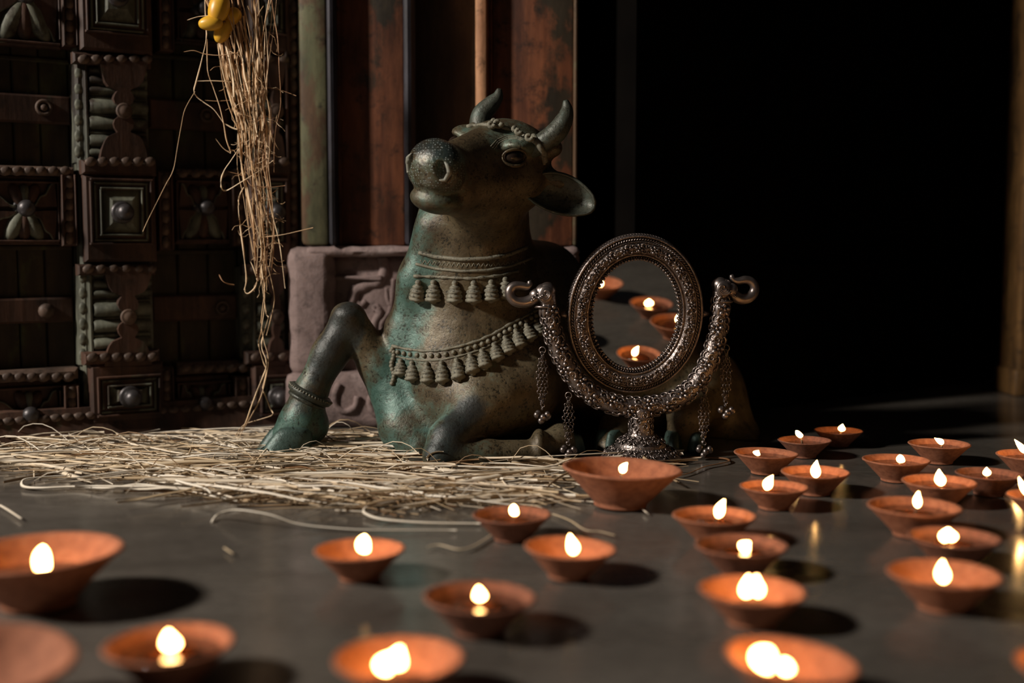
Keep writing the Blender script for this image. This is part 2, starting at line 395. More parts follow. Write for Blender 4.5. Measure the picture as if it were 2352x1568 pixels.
# backing planks (vertical boards of each recessed field), rails and stiles
zt = -420
xs = [-90, -30, 30, 92, 160, 250, 335, 400, 470, 540, 600, 668]
for a, b_ in zip(xs[:-1], xs[1:]):
    dpart('plank', a + 1.0, zt, b_ - 1.0, 1016, -.045, .002 * rnd.random(), 'door_panel', .002)
obj('backing', Dbox(-95, zt, 672, 1016, -.06, -.044), MAT['door'], door, smooth=False)
def field(x0, x1, y0, y1, yb0, yb1, sx, ring):
    dpart('rail', x0, yb0, x1, yb1, 0, .012, 'door', .003)
    dpart('rail', x0, y0, x1, y0 + 12, 0, .006, 'door_panel', .003)
    u, z = D(sx, (yb0 + yb1) / 2)
    if ring:
        mb = MB().torus(W(u, z, .013), .0095, .0028, dn, 18, 6); mb.sphere(W(u, z, .012), (.006, .006, .005), 10, 5, RD, half=True)
    else:
        mb = MB().sphere(W(u, z, .012), (.0115, .0115, .008), 14, 5, RD, half=True)
    obj('rosette', mb, MAT['door_bead'], door)
field(-90, 158, 128, 382, 216, 282, 97, True); field(-90, 165, 562, 842, 684, 742, 103, False)
field(338, 520, 128, 392, 232, 300, 470, True); field(345, 540, 572, 820, 676, 735, 505, True)
field(-90, 158, -420, -140, -320, -250, 97, True); field(338, 540, -420, -140, -320, -250, 470, True)
# column: base strip, bevelled left flank with leaf beads, blocks, waists
def column(x0, x1, dx, lean=0.0):
    s = lambda x, y: x + lean * (y - 140)
    dpart('stile', x0 + 8, zt, x1, 1000, 0, .030, 'door_green', .004)
    for (ya, yb) in ((150, 375), (612, 835), (-310, -120)):
        L = lean * ((ya + yb) / 2 - 140)
        xa, xb = x0 + L, x1 + L
        # flank: sloping strip on the left that catches the window light
        mb = MB(); ua, _ = D(xa, (ya + yb) / 2); ub, _ = D(xa + 30, (ya + yb) / 2); z0 = D(xa, yb)[1]; z1 = D(xa, ya)[1]
        mb.box([W(ua, z0, 0), W(ub, z0, 0), W(ub, z0, .034), W(ua, z0, .022), W(ua, z1, 0), W(ub, z1, 0), W(ub, z1, .034), W(ua, z1, .022)])
        fl = obj('flank', mb, MAT['door_green'], door, smooth=False)
        scallops_v(ya + 6, yb - 6, xa + 12, .0275, None, 'door_green', 36)
        dpart('fillet', xa + 24, ya, xa + 31, yb, .03, .0355, 'door_green', .001)
        # turned mouldings
        prof = [(.07, 8), (.17, 10), (.27, 9), (.35, 5), (.435, 17), (.525, 5), (.60, 15), (.70, 6), (.78, 14), (.90, 10)]
        for t, hh in prof:
            yy = ya + (yb - ya) * t; w_ = .5 + .5 * abs(t - .5) * 2
            ua, zz = D(xa + 33, yy); ub, _ = D(xb - 8, yy)
            rr = hh * 1.8 / F
            mb = MB(); n = 8; ring = []
            for uu in (ua, ua + .003, ub - .003, ub):
                k = .8 if uu in (ua, ub) else 1
                for i in range(n + 1):
                    a = math.pi * i / n; ring.append(W(uu, zz + rr * k * math.cos(a), .029 + rr * 1.35 * k * math.sin(a)))
            mb.add(ring, [(j * (n + 1) + i, (j + 1) * (n + 1) + i, (j + 1) * (n + 1) + i + 1, j * (n + 1) + i + 1) for j in range(3) for i in range(n)])
            obj('moulding', mb, MAT['door_green'], door)
        # hourglass plaque over the mouldings, round boss at its waist
        cx = (xa + xb) / 2 + 20; hw = (xb - xa) / 2 - 30; h2 = (yb - ya)
        def hx(t):
            t = abs(t - .5) * 2
            return hw * (.16 if t < .12 else .30 + .12 * math.sin((t - .12) * 12) if t < .42 else .62 if t < .52 else .70 + .25 * math.sin((t - .52) / .48 * math.pi / 2))
        L_, R_ = [], []
        for i in range(25):
            t = i / 24; L_.append((cx - hx(t), ya + h2 * t)); R_.append((cx + hx(t), ya + h2 * t))
        obj('plaque', Dprism(L_ + R_[::-1], .034, .050), MAT['door'], door, smooth=False)
        u, z = D(cx, (ya + yb) / 2)
        mb = MB().lathe(W(u, z, .049), [(.0115, 0), (.0118, .003), (.010, .0045), (.009, .004), (.006, .0065), (.001, .007)], 18, RD)
        obj('boss', mb, MAT['door_bead'], door)
    for (ya, yb) in ((-125, 130), (372, 600), (828, 958), (-560, -330)):
        L = lean * ((ya + yb) / 2 - 140); xa, xb = x0 + 12 + L, x1 + 2 + L; big = yb - ya > 200
        if big:
            dpart('capital_band', xa - 6, ya + 2 if ya > 0 else ya, xb, ya + 34, .03, .052, 'door', .004)
            scallops_h(xa, xb - 2, ya + 4 if ya == 372 else ya + 12, .052)
            scallops_h(xa - 4, xb + 4, yb + 16, .047)
            dpart('capital_band', xa - 14, yb + 5, xb, yb + 30, .03, .047, 'door', .003)
            dpart('block', xa, ya + 34, xb, yb, .03, .050, 'door', .004)
            fx0, fx1, fy0, fy1 = xa + 12, xb - 10, ya + 42, yb - 38
        else:
            dpart('capital_band', xa - 10, ya - 28, xb, ya, .03, .050, 'door', .003)
            scallops_h(xa - 4, xb - 4, ya - 14, .050)
            dpart('block', xa + 6, ya, xb + 8, yb + 2, .03, .050, 'door', .004)
            fx0, fx1, fy0, fy1 = xa + 20, xb, ya + 26, yb - 14
        frame4('frame', fx0, fy0, fx1, fy1, 5, .050, .056, 'door')
        frame4('frame', fx0 + 10, fy0 + 8, fx1 - 10, fy1 - 8, 5, .050, .054, 'door_green')
        frame4('frame', fx0 + 22, fy0 + 20, fx1 - 22, fy1 - 20, 4, .048, .058, 'door_green')
        # pyramid panel
        p0, p1, q0, q1 = fx0 + 26, fx1 - 26, fy0 + 24, fy1 - 24; e = .25
        c4 = [D(p0, q1), D(p1, q1), D(p1, q0), D(p0, q0)]; ix, iy = (p1 - p0) * e, (q1 - q0) * e
        i4 = [D(p0 + ix, q1 - iy), D(p1 - ix, q1 - iy), D(p1 - ix, q0 + iy), D(p0 + ix, q0 + iy)]
        mb = MB().add([W(u, z, .049) for u, z in c4] + [W(u, z, .060) for u, z in i4], [(0, 1, 5, 4), (1, 2, 6, 5), (2, 3, 7, 6), (3, 0, 4, 7), (4, 5, 6, 7)])
        obj('raised_panel', mb, MAT['door_green'], door, smooth=False)
        stud((fx0 + fx1) / 2, (fy0 + fy1) / 2 + 2, .059)
column(158, 330, 0, .022)
def fan_panel(x0, x1, y0, y1, sx, sy, up=True):
    """carved fan square between the columns"""
    dpart('rail', x0, y0, x1, y1, 0, .018, 'door', .003)
    frame4('frame', x0 + 2, y0 + 14, x1 - 2, y1 - 6, 5, .018, .028, 'door')
    for k, a in enumerate([62, 90, 118, 242, 270, 298]):
        if a > 180 and y1 - sy < 60: continue
        ar = math.radians(a); L = (sy - y0 - 24) if a < 180 else (y1 - sy - 10)
        L = min(L / max(.25, abs(math.sin(ar))), (x1 - x0) * .5 / max(.25, abs(math.cos(ar))) - 6)
        c = D(sx + math.cos(ar) * L * .52, sy - math.sin(ar) * L * .52)
        Rr = RD @ Matrix.Rotation(-(ar), 3, 'Z')
        ax = (Vector(W(*D(sx + math.cos(ar) * 10, sy - math.sin(ar) * 10), 0)) - Vector(W(*D(sx, sy), 0))).normalized()
        mb = MB().sphere(W(c[0], c[1], .018), (L * .50 * 1.8 / F, (9 + L * .10) * 1.8 / F, .012), 12, 6, frame_rot(ax, dn), half=True)
        obj('petal', mb, MAT['door_green' if k % 2 else 'door'], door)
    for sgn, xe in ((-1, x0 + 8), (1, x1 - 8)):
        pts = [(xe, y0 + 20)] + [(xe - sgn * (abs(xe - sx) - 26) * (1 - t), y0 + 22 + (sy - y0 - 10) * (t ** .6) + 5 * math.sin(t * 15)) for t in [i / 12 for i in range(13)]][::1]
        pts = [(xe, y0 + 22)] + [(xe - sgn * (abs(xe - sx) * .75) * (t), sy - 8 + (y0 + 30 - sy) * (1 - t) ** .0 * t ** 2 * -1 * -0 + 5 * math.sin(t * 14)) for t in [i / 10 for i in range(11)]]
    stud(sx, sy, .022)
def curl(pts, r, d, mat='door_green'):
    mb = MB().tube([W(*D(x, y), d) for x, y in pts], r, 7); return obj('scroll', mb, MAT[mat], door)
for (xa, xb, ya, yb, sx, sy) in ((-90, 132, 402, 562, 50, 480), (392, 520, 402, 560, 457, 478), (-90, 136, 872, 965, 60, 945), (395, 520, 858, 950, 452, 920), (-90, 132, -110, 108, 50, 0), (392, 520, -110, 108, 452, 30)):
    fan_panel(xa, xb, ya, yb, sx, sy)
    for sg, xe in ((-1, xa + 8), (1, xb - 8)):
        w_ = abs(xe - sx)
        for q in (1, -1):
            if q < 0 and yb - sy < 40: continue
            hy = (sy - ya - 26) if q > 0 else (yb - sy - 14)
            cp = [(sx + sg * (18 + (w_ - 24) * t), sy - q * (6 + hy * (t ** 1.15)) + 4 * math.sin(t * 13)) for t in [i / 14 for i in range(15)]]
            curl(cp, .0022, .024)
            poly = cp + [(xe, sy - q * 4)]
            obj('spandrel', Dprism(poly if q * sg > 0 else poly[::-1], .018, .026), MAT['door'], door, smooth=False)
# ledges with scallops above the fan squares, and bead borders
for (xa, xb, ya, yb) in ((-90, 160, 383, 404), (-90, 170, 846, 872), (392, 548, 392, 404), (395, 565, 826, 852), (-90, 160, -135, -112), (392, 548, -135, -112)):
    dpart('ledge', xa, ya, xb, yb, 0, .034, 'door_bead', .006)
    scallops_h(xa, xb - 8, (ya + yb) / 2 + 2, .034, step=27)
for (x, y0, y1) in ((148, 402, 565), (154, 878, 960), (366, 395, 575), (368, 838, 950), (534, 402, 565), (540, 858, 950), (148, -110, 115), (366, -110, 125), (534, -110, 110)):
    dpart('stile', x - 17, y0, x + 17, y1, 0, .036, 'door', .003)
    dpart('fillet', x - 17, y0 + 2, x - 13, y1 - 2, .036, .041, 'door', .001); dpart('fillet', x + 12, y0 + 2, x + 16, y1 - 2, .036, .041, 'door', .001)
    scallops_v(y0 + 6, y1 - 6, x, .036, step=27)
# second column by the hinge side, mostly behind the straw
column(538, 640, 0, 0.004)
for x in (655,):
    dpart('stile', x - 9, zt, x + 9, 1010, 0, .038, 'door', .003)
    scallops_v(-110, 965, x, .038, step=30)
dpart('fillet', 632, zt, 638, 1000, 0, .05, 'door', .001); dpart('fillet', 664, zt, 667, 1005, 0, .045, 'iron', .001)
# bottom rail with the long row of round beads
mb = MB(); a = D(-90, 1000); 
obj('bottom_rail', MB().add([W(D(-90, 900)[0], 0, 0), W(D(668, 900)[0], 0, 0), W(D(668, 900)[0], 0, .055), W(D(-90, 900)[0], 0, .055),
   W(D(-90, 900)[0], .050, 0), W(D(668, 900)[0], .050, 0), W(D(668, 900)[0], .046, .044), W(D(-90, 900)[0], .046, .044)],
   [(0, 3, 2, 1), (4, 5, 6, 7), (0, 1, 5, 4), (1, 2, 6, 5), (2, 3, 7, 6), (3, 0, 4, 7)]), MAT['door'], door, smooth=False)
dpart('lower_rail', -90, 948, 668, 985, 0, .040, 'door', .003)
for i in range(28):
    px = -70 + i * 26.5; yb = 994 - (px / 550.0) * 41
    u = D(px, yb)[0]
    k = dome(px, yb, .0088, .0062, .0055, .046, 'door_bead')
    k.location = Vector(W(u, .034, .046)) - root_off(door)

# ---------------------------------------------------------------- wall behind the statue: stone block and wooden posts
YS = 1.85
def ybx(name, x0, y0, x1, y1, Y0, Y1, mat, parent, ch=.003, z0=None):
    a = P(x0, y1, Y0); c = P(x1, y0, Y0)
    return obj(name, MB().abox((a.x, Y0, a.z if z0 is None else z0), (c.x, Y1, c.z), ch), mat, parent, angle=.6)
blk = empty('carved_stone_block', (P(1000, 1000, YS).x, YS + .1, 0), 'weathered pinkish carved stone block under the wooden posts behind the bull statue', 'stone block')
import bmesh
def rough_block(name, x0, y0, x1, y1, Y0, Y1, mat, parent, amp=.004, z0=None, ch=.014, res=.012):
    a = P(x0, y1, Y0); c = P(x1, y0, Y0); lo_ = Vector((a.x, Y0, a.z if z0 is None else z0)); hi_ = Vector((c.x, Y1, c.z))
    mb = MB().abox(lo_, hi_, ch)
    bm = bmesh.new(); vv = [bm.verts.new(v) for v in mb.v]
    for f in mb.f: bm.faces.new([vv[i] for i in f])
    for ax in range(3):
        n = int((hi_[ax] - lo_[ax]) / res)
        for i in range(1, n):
            co = [0, 0, 0]; co[ax] = lo_[ax] + (hi_[ax] - lo_[ax]) * i / n; no = [0, 0, 0]; no[ax] = 1
            bmesh.ops.bisect_plane(bm, geom=bm.verts[:] + bm.edges[:] + bm.faces[:], plane_co=co, plane_no=no)
    bm.normal_update()
    for v in bm.verts:
        k = noise.fractal(v.co * 22, .8, 2.1, 4) * amp
        if z0 == 0 and v.co.z < .001: continue
        v.co += v.normal * k
    bm.verts.index_update(); r = MB().add([v.co.copy() for v in bm.verts], [[v.index for v in f.verts] for f in bm.faces]); bm.free()
    return obj(name, r, mat, parent)
# plinth, left jamb, top band, back panel, right jamb
rough_block('plinth', 652, 858, 1330, 1002, YS - .045, YS + .26, MAT['stone'], blk, .0035, 0)
rough_block('left_jamb', 664, 568, 762, 864, YS - .035, YS + .10, MAT['stone'], blk, .004)
rough_block('top_band', 700, 566, 1330, 590, YS - .034, YS + .10, MAT['stone'], blk, .003, ch=.008)
rough_block('back_panel', 740, 580, 1330, 868, YS - .004, YS + .26, MAT['stone'], blk, .004)
rough_block('right_jamb', 1240, 570, 1330, 864, YS - .034, YS + .10, MAT['stone'], blk, .004)
rough_block('moulding', 926, 590, 952, 864, YS - .045, YS + .02, MAT['stone'], blk, .003, ch=.008)
rough_block('moulding', 752, 634, 878, 642, YS - .016, YS + .01, MAT['stone'], blk, .0015, ch=.003, res=.008)
def scroll_tube(pts, r, Y=YS - .004):
    # smooth the polyline
    q = []
    for i in range(len(pts) - 1):
        p0 = pts[max(i - 1, 0)]; p1 = pts[i]; p2 = pts[i + 1]; p3 = pts[min(i + 2, len(pts) - 1)]
        for k in range(5):
            t = k / 5
            q.append(tuple(.5 * ((2 * p1[j]) + (-p0[j] + p2[j]) * t + (2 * p0[j] - 5 * p1[j] + 4 * p2[j] - p3[j]) * t * t + (-p0[j] + 3 * p1[j] - 3 * p2[j] + p3[j]) * t ** 3) for j in (0, 1)))
    q.append(pts[-1])
    P3 = [P(x, y, Y) for x, y in q]; rr = [r * (1 + .25 * noise.noise(Vector((x * .05, y * .05, 1)))) for x, y in q]
    return obj('carved_scroll', MB().tube(P3, rr, 8), MAT['stone'], blk)
scroll_tube([(880, 590), (882, 625), (872, 645), (845, 655), (820, 665), (812, 680), (806, 705)], .0085)
scroll_tube([(812, 655), (815, 668), (818, 690), (830, 700), (840, 690)], .005)
scroll_tube([(905, 640), (902, 665), (900, 690), (895, 715), (885, 728), (876, 745), (878, 765), (890, 772), (905, 760)], .0045)
scroll_tube([(888, 660), (890, 685), (896, 700)], .0045)
scroll_tube([(868, 708), (872, 720), (863, 735), (858, 752)], .0065)
scroll_tube([(862, 712), (858, 706), (866, 702), (872, 708)], .0045)
scroll_tube([(915, 720), (900, 735), (888, 750), (898, 765), (905, 750)], .004)
scroll_tube([(862, 762), (880, 780), (900, 790), (925, 760), (930, 730)], .005)
scroll_tube([(780, 880), (770, 905), (772, 930), (790, 945), (815, 935), (822, 910)], .006, YS - .045)
scroll_tube([(860, 900), (850, 925), (862, 950), (880, 940)], .006, YS - .045)

pil = empty('wooden_pillar', (P(1000, 560, YS).x, YS + .06, P(1000, 565, YS).z), 'tall worn wooden pillar of red brown and green boards standing on the carved stone block', 'pillar')
zb = P(1000, 564, YS).z
def board(name, x0, x1, Y0, mat, ch=.004, Y1=None):
    a = P(x0, 300, Y0); c = P(x1, 300, Y0)
    return obj(name, MB().abox((a.x, Y0, zb), (c.x, Y1 or YS + .24, 1.25), ch), MAT[mat], pil, angle=.6)
board('board', 688, 752, YS - .030, 'wood_green', .008)
board('moulding', 752, 769, YS - .042, 'wood_blue', .006)
board('board', 770, 928, YS - .006, 'wood_red', .003)
board('moulding', 774, 782, YS - .012, 'wood_red', .002)
board('moulding', 927, 948, YS - .048, 'wood_blue', .007)
board('board', 950, 1094, YS + .012, 'wood_dark', .003)
board('moulding', 1092, 1119, YS - .046, 'wood_orange', .007)
board('moulding', 1117, 1124, YS - .034, 'wood_red', .003)
board('moulding', 1125, 1131, YS - .028, 'wood_red', .002)
board('board', 1131, 1316, YS - .020, 'wood_red', .003)
board('moulding', 1317, 1327, YS - .026, 'wood_green', .004)
# masonry behind everything on the left (keeps the window light off the far room)
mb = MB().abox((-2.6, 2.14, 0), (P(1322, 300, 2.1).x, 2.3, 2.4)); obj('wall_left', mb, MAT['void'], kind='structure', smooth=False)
# ================================================================ bull statue (signed distance field -> one continuous bronze body)
VX = .0026
LO = np.array((-.40, 1.34, -.012)); HI = np.array((.40, 2.02, .51))
NX, NY, NZ = [int((HI[i] - LO[i]) / VX) for i in range(3)]
gx = (LO[0] + VX * np.arange(NX)).astype(np.float32); gy = (LO[1] + VX * np.arange(NY)).astype(np.float32); gz = (LO[2] + VX * np.arange(NZ)).astype(np.float32)
V = np.full((NX, NY, NZ), .06, np.float32)
def sl(lo, hi, m=.035):
    a = [max(0, int((lo[i] - m - LO[i]) / VX)) for i in range(3)]; b = [min((NX, NY, NZ)[i], int((hi[i] + m - LO[i]) / VX) + 2) for i in range(3)]
    return tuple(slice(a[i], b[i]) for i in range(3))
def apply(s, d, k, mode):
    v = V[s]
    if mode == 'sub':
        h = np.clip(.5 - .5 * (v + d) / k, 0, 1); V[s] = v * (1 - h) - d * h + k * h * (1 - h)
    else:
        h = np.clip(.5 + .5 * (d - v) / k, 0, 1); V[s] = d * (1 - h) + v * h - k * h * (1 - h)
def cap(a, b, ra, rb, k=.02, mode='add'):
    a = np.array(a); b = np.array(b); r = max(ra, rb)
    s = sl(np.minimum(a, b) - r, np.maximum(a, b) + r)
    x = gx[s[0]][:, None, None] - a[0]; y = gy[s[1]][None, :, None] - a[1]; z = gz[s[2]][None, None, :] - a[2]
    ab = (b - a).astype(np.float32); t = np.clip((x * ab[0] + y * ab[1] + z * ab[2]) / float(ab @ ab), 0, 1)
    d = np.sqrt((x - t * ab[0]) ** 2 + (y - t * ab[1]) ** 2 + (z - t * ab[2]) ** 2) - (ra + (rb - ra) * t)
    apply(s, d, k, mode)
def ell(c, r, R=None, k=.02, mode='add'):
    c = np.array(c); rm = max(r); s = sl(c - rm, c + rm)
    x = gx[s[0]][:, None, None] - c[0]; y = gy[s[1]][None, :, None] - c[1]; z = gz[s[2]][None, None, :] - c[2]
    if R is None: R = np.eye(3)
    R = np.array(R, dtype=np.float32)
    q = [(x * R[0, i] + y * R[1, i] + z * R[2, i]) / r[i] for i in range(3)]
    k0 = np.sqrt(q[0] ** 2 + q[1] ** 2 + q[2] ** 2) + 1e-6
    k1 = np.sqrt((q[0] / r[0]) ** 2 + (q[1] / r[1]) ** 2 + (q[2] / r[2]) ** 2) + 1e-6
    apply(s, k0 * (k0 - 1) / k1, k, mode)
def chain(pts, k=.02):
    for (a, ra), (b_, rb) in zip(pts[:-1], pts[1:]): cap(a, b_, ra, rb, k)
# --- trunk
ell(P(1085, 880, 1.665), (.116, .120, .118), k=.02)
cap(P(1050, 1000, 1.61), P(1090, 820, 1.66), .052, .100, .03)
cap(P(1085, 790, 1.66), P(1090, 640, 1.645), .098, .084, .04)
cap(P(1090, 640, 1.65), P(1086, 520, 1.625), .084, .068, .03)
cap(P(1086, 520, 1.625), P(1105, 430, 1.60), .068, .060, .03)
ell(P(1245, 648, 1.72), (.060, .065, .060), k=.05)
cap(P(1180, 770, 1.69), P(1480, 860, 1.75), .094, .075, .05)
cap(P(1480, 870, 1.75), P(1600, 905, 1.79), .076, .070, .05)
cap(P(1600, 905, 1.79), P(1690, 1000, 1.76), .065, .036, .03)
cap(P(1640, 960, 1.76), P(1725, 1030, 1.70), .035, .016, .03)
# haunch and hind hoof beside the mirror
ell(P(1600, 900, 1.76), (.055, .075, .060), k=.03)
cap(P(1600, 900, 1.74), P(1580, 955, 1.64), .045, .030, .02)
cap(P(1577, 962, 1.615), P(1572, 1012, 1.618), .0265, .0245, .008)
# --- dewlap ridge on the left profile of the neck
chain([(P(990, 520, 1.585), .018), (P(958, 640, 1.605), .020), (P(925, 770, 1.625), .022), (P(908, 890, 1.625), .026), (P(930, 980, 1.60), .030), (P(965, 1030, 1.575), .022)], .028)
# --- raised foreleg
cap(P(958, 990, 1.615), P(872, 842, 1.620), .036, .0265, .018)
cap(P(872, 842, 1.620), P(806, 742, 1.615), .0265, .0235, .012)
ell(P(800, 722, 1.61), (.0215, .024, .0165), k=.006)
cap(P(798, 738, 1.612), P(758, 812, 1.606), .0225, .0235, .010)
cap(P(758, 812, 1.606), P(710, 905, 1.60), .0235, .0215, .012)
cap(P(712, 905, 1.60), P(694, 965, 1.60), .0225, .0285, .012)
cap(P(694, 965, 1.60), P(668, 1000, 1.60), .0285, .026, .012)
ell(P(705, 978, 1.61), (.030, .026, .026), k=.012)
# --- folded foreleg
cap(P(1190, 880, 1.60), P(1110, 925, 1.565), .058, .044, .03)
cap(P(1125, 915, 1.565), P(1030, 1008, 1.515), .040, .0245, .018)
cap(P(1030, 1008, 1.515), P(1010, 1045, 1.500), .0245, .0215, .014)
cap(P(1012, 1048, 1.500), P(1120, 1043, 1.515), .0205, .0185, .008)
cap(P(1120, 1043, 1.515), P(1215, 1038, 1.53), .0185, .0165, .008)
ell(P(1238, 1030, 1.535), (.0125, .024, .0265), k=.006)
cap(P(1245, 1028, 1.545), P(1285, 1006, 1.56), .017, .020, .008)
ell(P(1298, 1030, 1.575), (.016, .022, .022), k=.008)
# --- near hind fetlock peeking past the mirror stem
cap(P(1420, 985, 1.64), P(1400, 1030, 1.60), .028, .020, .015)
# --- head in its own frame
HC = P(1160, 358, 1.572)
HF = Vector((-.099, -.142, -.016)).normalized()
s0 = Vector((-HF.y, HF.x, 0)).normalized(); s0 = -s0 if s0.x < 0 else s0
u0 = s0.cross(HF); u0 = -u0 if u0.z < 0 else u0
roll = math.radians(13); HS = (s0 * math.cos(roll) - u0 * math.sin(roll)).normalized(); HU = HS.cross(HF); HU = -HU if HU.z < 0 else HU
HR = Matrix((HS, HF, HU)).transposed()
def L(x, y, z): return HC + HS * x + HF * y + HU * z
def lel(x, y, z, r, k=.015, mode='add', rot=None):
    R = HR if rot is None else HR @ rot
    ell(L(x, y, z), r, R, k, mode)
def lcap(a, b_, ra, rb, k=.015, mode='add'): cap(L(*a), L(*b_), ra, rb, k, mode)
lel(0, .000, -.002, (.060, .056, .044), .02)          # cranium
lel(0, -.008, .020, (.052, .040, .022), .015)         # poll
lcap((0, .000, -.006), (0, .105, -.022), .047, .034, .02)
lcap((.026, .00, -.030), (.014, .11, -.040), .038, .023, .02)
lcap((-.026, .00, -.030), (-.014, .11, -.040), .038, .023, .02)
lcap((0, .030, .014), (0, .120, -.004), .027, .022, .02)   # nasal bridge
for sg in (-1, 1):
    lel(sg * .044, .030, .022, (.018, .026, .012), .012)  # brow
    lcap((sg * .047, .020, -.020), (sg * .026, .085, -.026), .016, .012, .02)  # cheek bone
    lel(sg * .050, .050, .010, (.012, .016, .010), .006, 'sub')
lel(0, .146, -.010, (.0385, .030, .036), .012)        # muzzle
lel(0, .138, -.049, (.0335, .031, .0175), .005)         # lower lip and chin
lel(0, .120, -.050, (.028, .030, .016), .012)
lcap((0, .09, -.050), (0, .02, -.070), .022, .034, .02)
cap(L(0, .03, -.06), P(1090, 500, 1.63), .040, .062, .03)
for sg in (-1, 1):
    lcap((sg * .052, -.012, .016), (sg * .064, -.014, .022), .015, .012, .010)  # horn roots
    lcap((sg * .056, -.016, -.018), (sg * .078, -.022, -.020), .014, .011, .010)  # ear roots
# mouth slit, nostrils
for i in range(14):
    a = math.radians(-78 + i * 12)
    p0 = (math.sin(a) * (.0375) , .146 + math.cos(a) * .0285 - .004, -.0345 - .002 * math.cos(a)); a2 = a + math.radians(12)
    p1 = (math.sin(a2) * (.0375) , .146 + math.cos(a2) * .0285 - .004, -.0345 - .002 * math.cos(a2))
    lcap(p0, p1, .0034, .0034, .003, 'sub')
for sg in (-1, 1):
    lel(sg * .0255, .166, -.008, (.0065, .012, .0125), .003, 'sub', Matrix.Rotation(sg * -.45, 3, 'Y'))
ell((0.0, 1.6, -.5), (5, 5, .4999), k=.004, mode='sub') if False else None
# surface nets
def surface_nets():
    S = V < 0
    act = np.zeros((NX - 1, NY - 1, NZ - 1), np.uint8)
    for i in (0, 1):
        for j in (0, 1):
            for k in (0, 1): act += S[i:NX - 1 + i, j:NY - 1 + j, k:NZ - 1 + k]
    ci = np.argwhere((act > 0) & (act < 8)); n = len(ci)
    idm = np.full(act.shape, -1, np.int32); idm[ci[:, 0], ci[:, 1], ci[:, 2]] = np.arange(n)
    cor = [(i, j, k) for i in (0, 1) for j in (0, 1) for k in (0, 1)]
    val = {c: V[ci[:, 0] + c[0], ci[:, 1] + c[1], ci[:, 2] + c[2]] for c in cor}
    pos = np.zeros((n, 3)); cnt = np.zeros(n)
    for a in cor:
        for ax in range(3):
            if a[ax] == 0:
                b_ = list(a); b_[ax] = 1; b_ = tuple(b_); va, vb = val[a], val[b_]; m_ = (va < 0) != (vb < 0)
                t = np.where(m_, va / (va - vb + 1e-12), 0); p = np.repeat(np.array(a, float)[None], n, 0); p[:, ax] += t
                pos += p * m_[:, None]; cnt += m_
    pos = (ci + pos / cnt[:, None]) * VX + LO
    faces = []
    for ax in range(3):
        o1, o2 = (ax + 1) % 3, (ax + 2) % 3
        sa = [slice(0, None)] * 3; sb = [slice(0, None)] * 3
        sa[ax] = slice(0, -1); sb[ax] = slice(1, None)
        A, B = S[tuple(sa)], S[tuple(sb)]
        e = np.argwhere(A != B); e = e[(e[:, o1] > 0) & (e[:, o2] > 0) & (e[:, o1] < act.shape[o1]) & (e[:, o2] < act.shape[o2])]
        inside = A[e[:, 0], e[:, 1], e[:, 2]]
        def g(d1, d2):
            q = e.copy(); q[:, o1] -= d1; q[:, o2] -= d2; return idm[q[:, 0], q[:, 1], q[:, 2]]
        q = np.stack([g(1, 1), g(0, 1), g(0, 0), g(1, 0)], 1)
        q[~inside] = q[~inside][:, ::-1]; faces.append(q)
    return pos, np.concatenate(faces)
VTS, FCS = surface_nets()
VTS[:, 2] = np.maximum(VTS[:, 2], 0.0005)
del V
bull = empty('bull_statue', (-.02, 1.62, 0), 'green patinated bronze seated bull statue wearing bell garlands on the floor straw', 'statue')
me = bpy.data.meshes.new('body'); off = np.array(bull.location)
me.vertices.add(len(VTS)); me.vertices.foreach_set('co', (VTS - off).astype(np.float32).ravel())
me.loops.add(FCS.size); me.loops.foreach_set('vertex_index', FCS.astype(np.int32).ravel())
me.polygons.add(len(FCS)); me.polygons.foreach_set('loop_start', np.arange(0, FCS.size, 4, dtype=np.int32)); me.polygons.foreach_set('loop_total', np.full(len(FCS), 4, np.int32))
me.polygons.foreach_set('use_smooth', np.ones(len(FCS), bool)); me.update(calc_edges=True); me.validate()
me.materials.append(MAT['bronze'])
def dseg(a, b_, r0, r1):
    a = np.array(a); b_ = np.array(b_); ab = b_ - a; t = np.clip((VTS - a) @ ab / (ab @ ab), 0, 1)[:, None]
    d = np.linalg.norm(VTS - a - t * ab, axis=1); return np.clip((r1 - d) / (r1 - r0), 0, 1)
z = VTS[:, 2]; hl = (VTS - np.array(HC)) @ np.array(HR)
pat = .06 + .50 * np.clip((.15 - z) / .12, 0, 1) * np.clip((.06 - VTS[:, 0]) / .10, 0, 1) + .55 * dseg(P(985, 520, 1.585), P(905, 900, 1.6), .018, .05)
pat += .22 * dseg(P(800, 740, 1.6), P(640, 1030, 1.6), .03, .05) + .30 * np.clip((hl[:, 2] - .0) / .02, 0, 1) * (np.abs(hl[:, 1]) < .09)
pat += .35 * np.clip((hl[:, 1] - .10) / .03, 0, 1) * (hl[:, 2] > -.08)
pat -= .35 * dseg(P(1190, 990, 1.55), P(1300, 960, 1.6), .03, .09)
blk_ = .95 * dseg(P(1075, 940, 1.50), P(1005, 1030, 1.47), .016, .042) + .95 * dseg(P(806, 720, 1.60), P(760, 830, 1.58), .015, .04) * .8
blk_ += .55 * dseg(P(790, 760, 1.59), P(700, 930, 1.58), .012, .035)
blk_ += .75 * np.clip((hl[:, 1] - .120) / .02, 0, 1) * np.clip((hl[:, 2] + .01) / .02, 0, 1) + .6 * dseg(L(0, .13, -.06), L(0, .15, -.05), .012, .03)
blk_ += .8 * dseg(P(690, 930, 1.6), P(620, 1040, 1.58), .0, .03) * .3 + .9 * np.clip((VTS[:, 0] - .03) / .10, 0, 1) * np.clip((z - .14) / .05, 0, 1) * np.clip((.30 - z) / .04, 0, 1)  # last term darkens the right side of the body at mid height
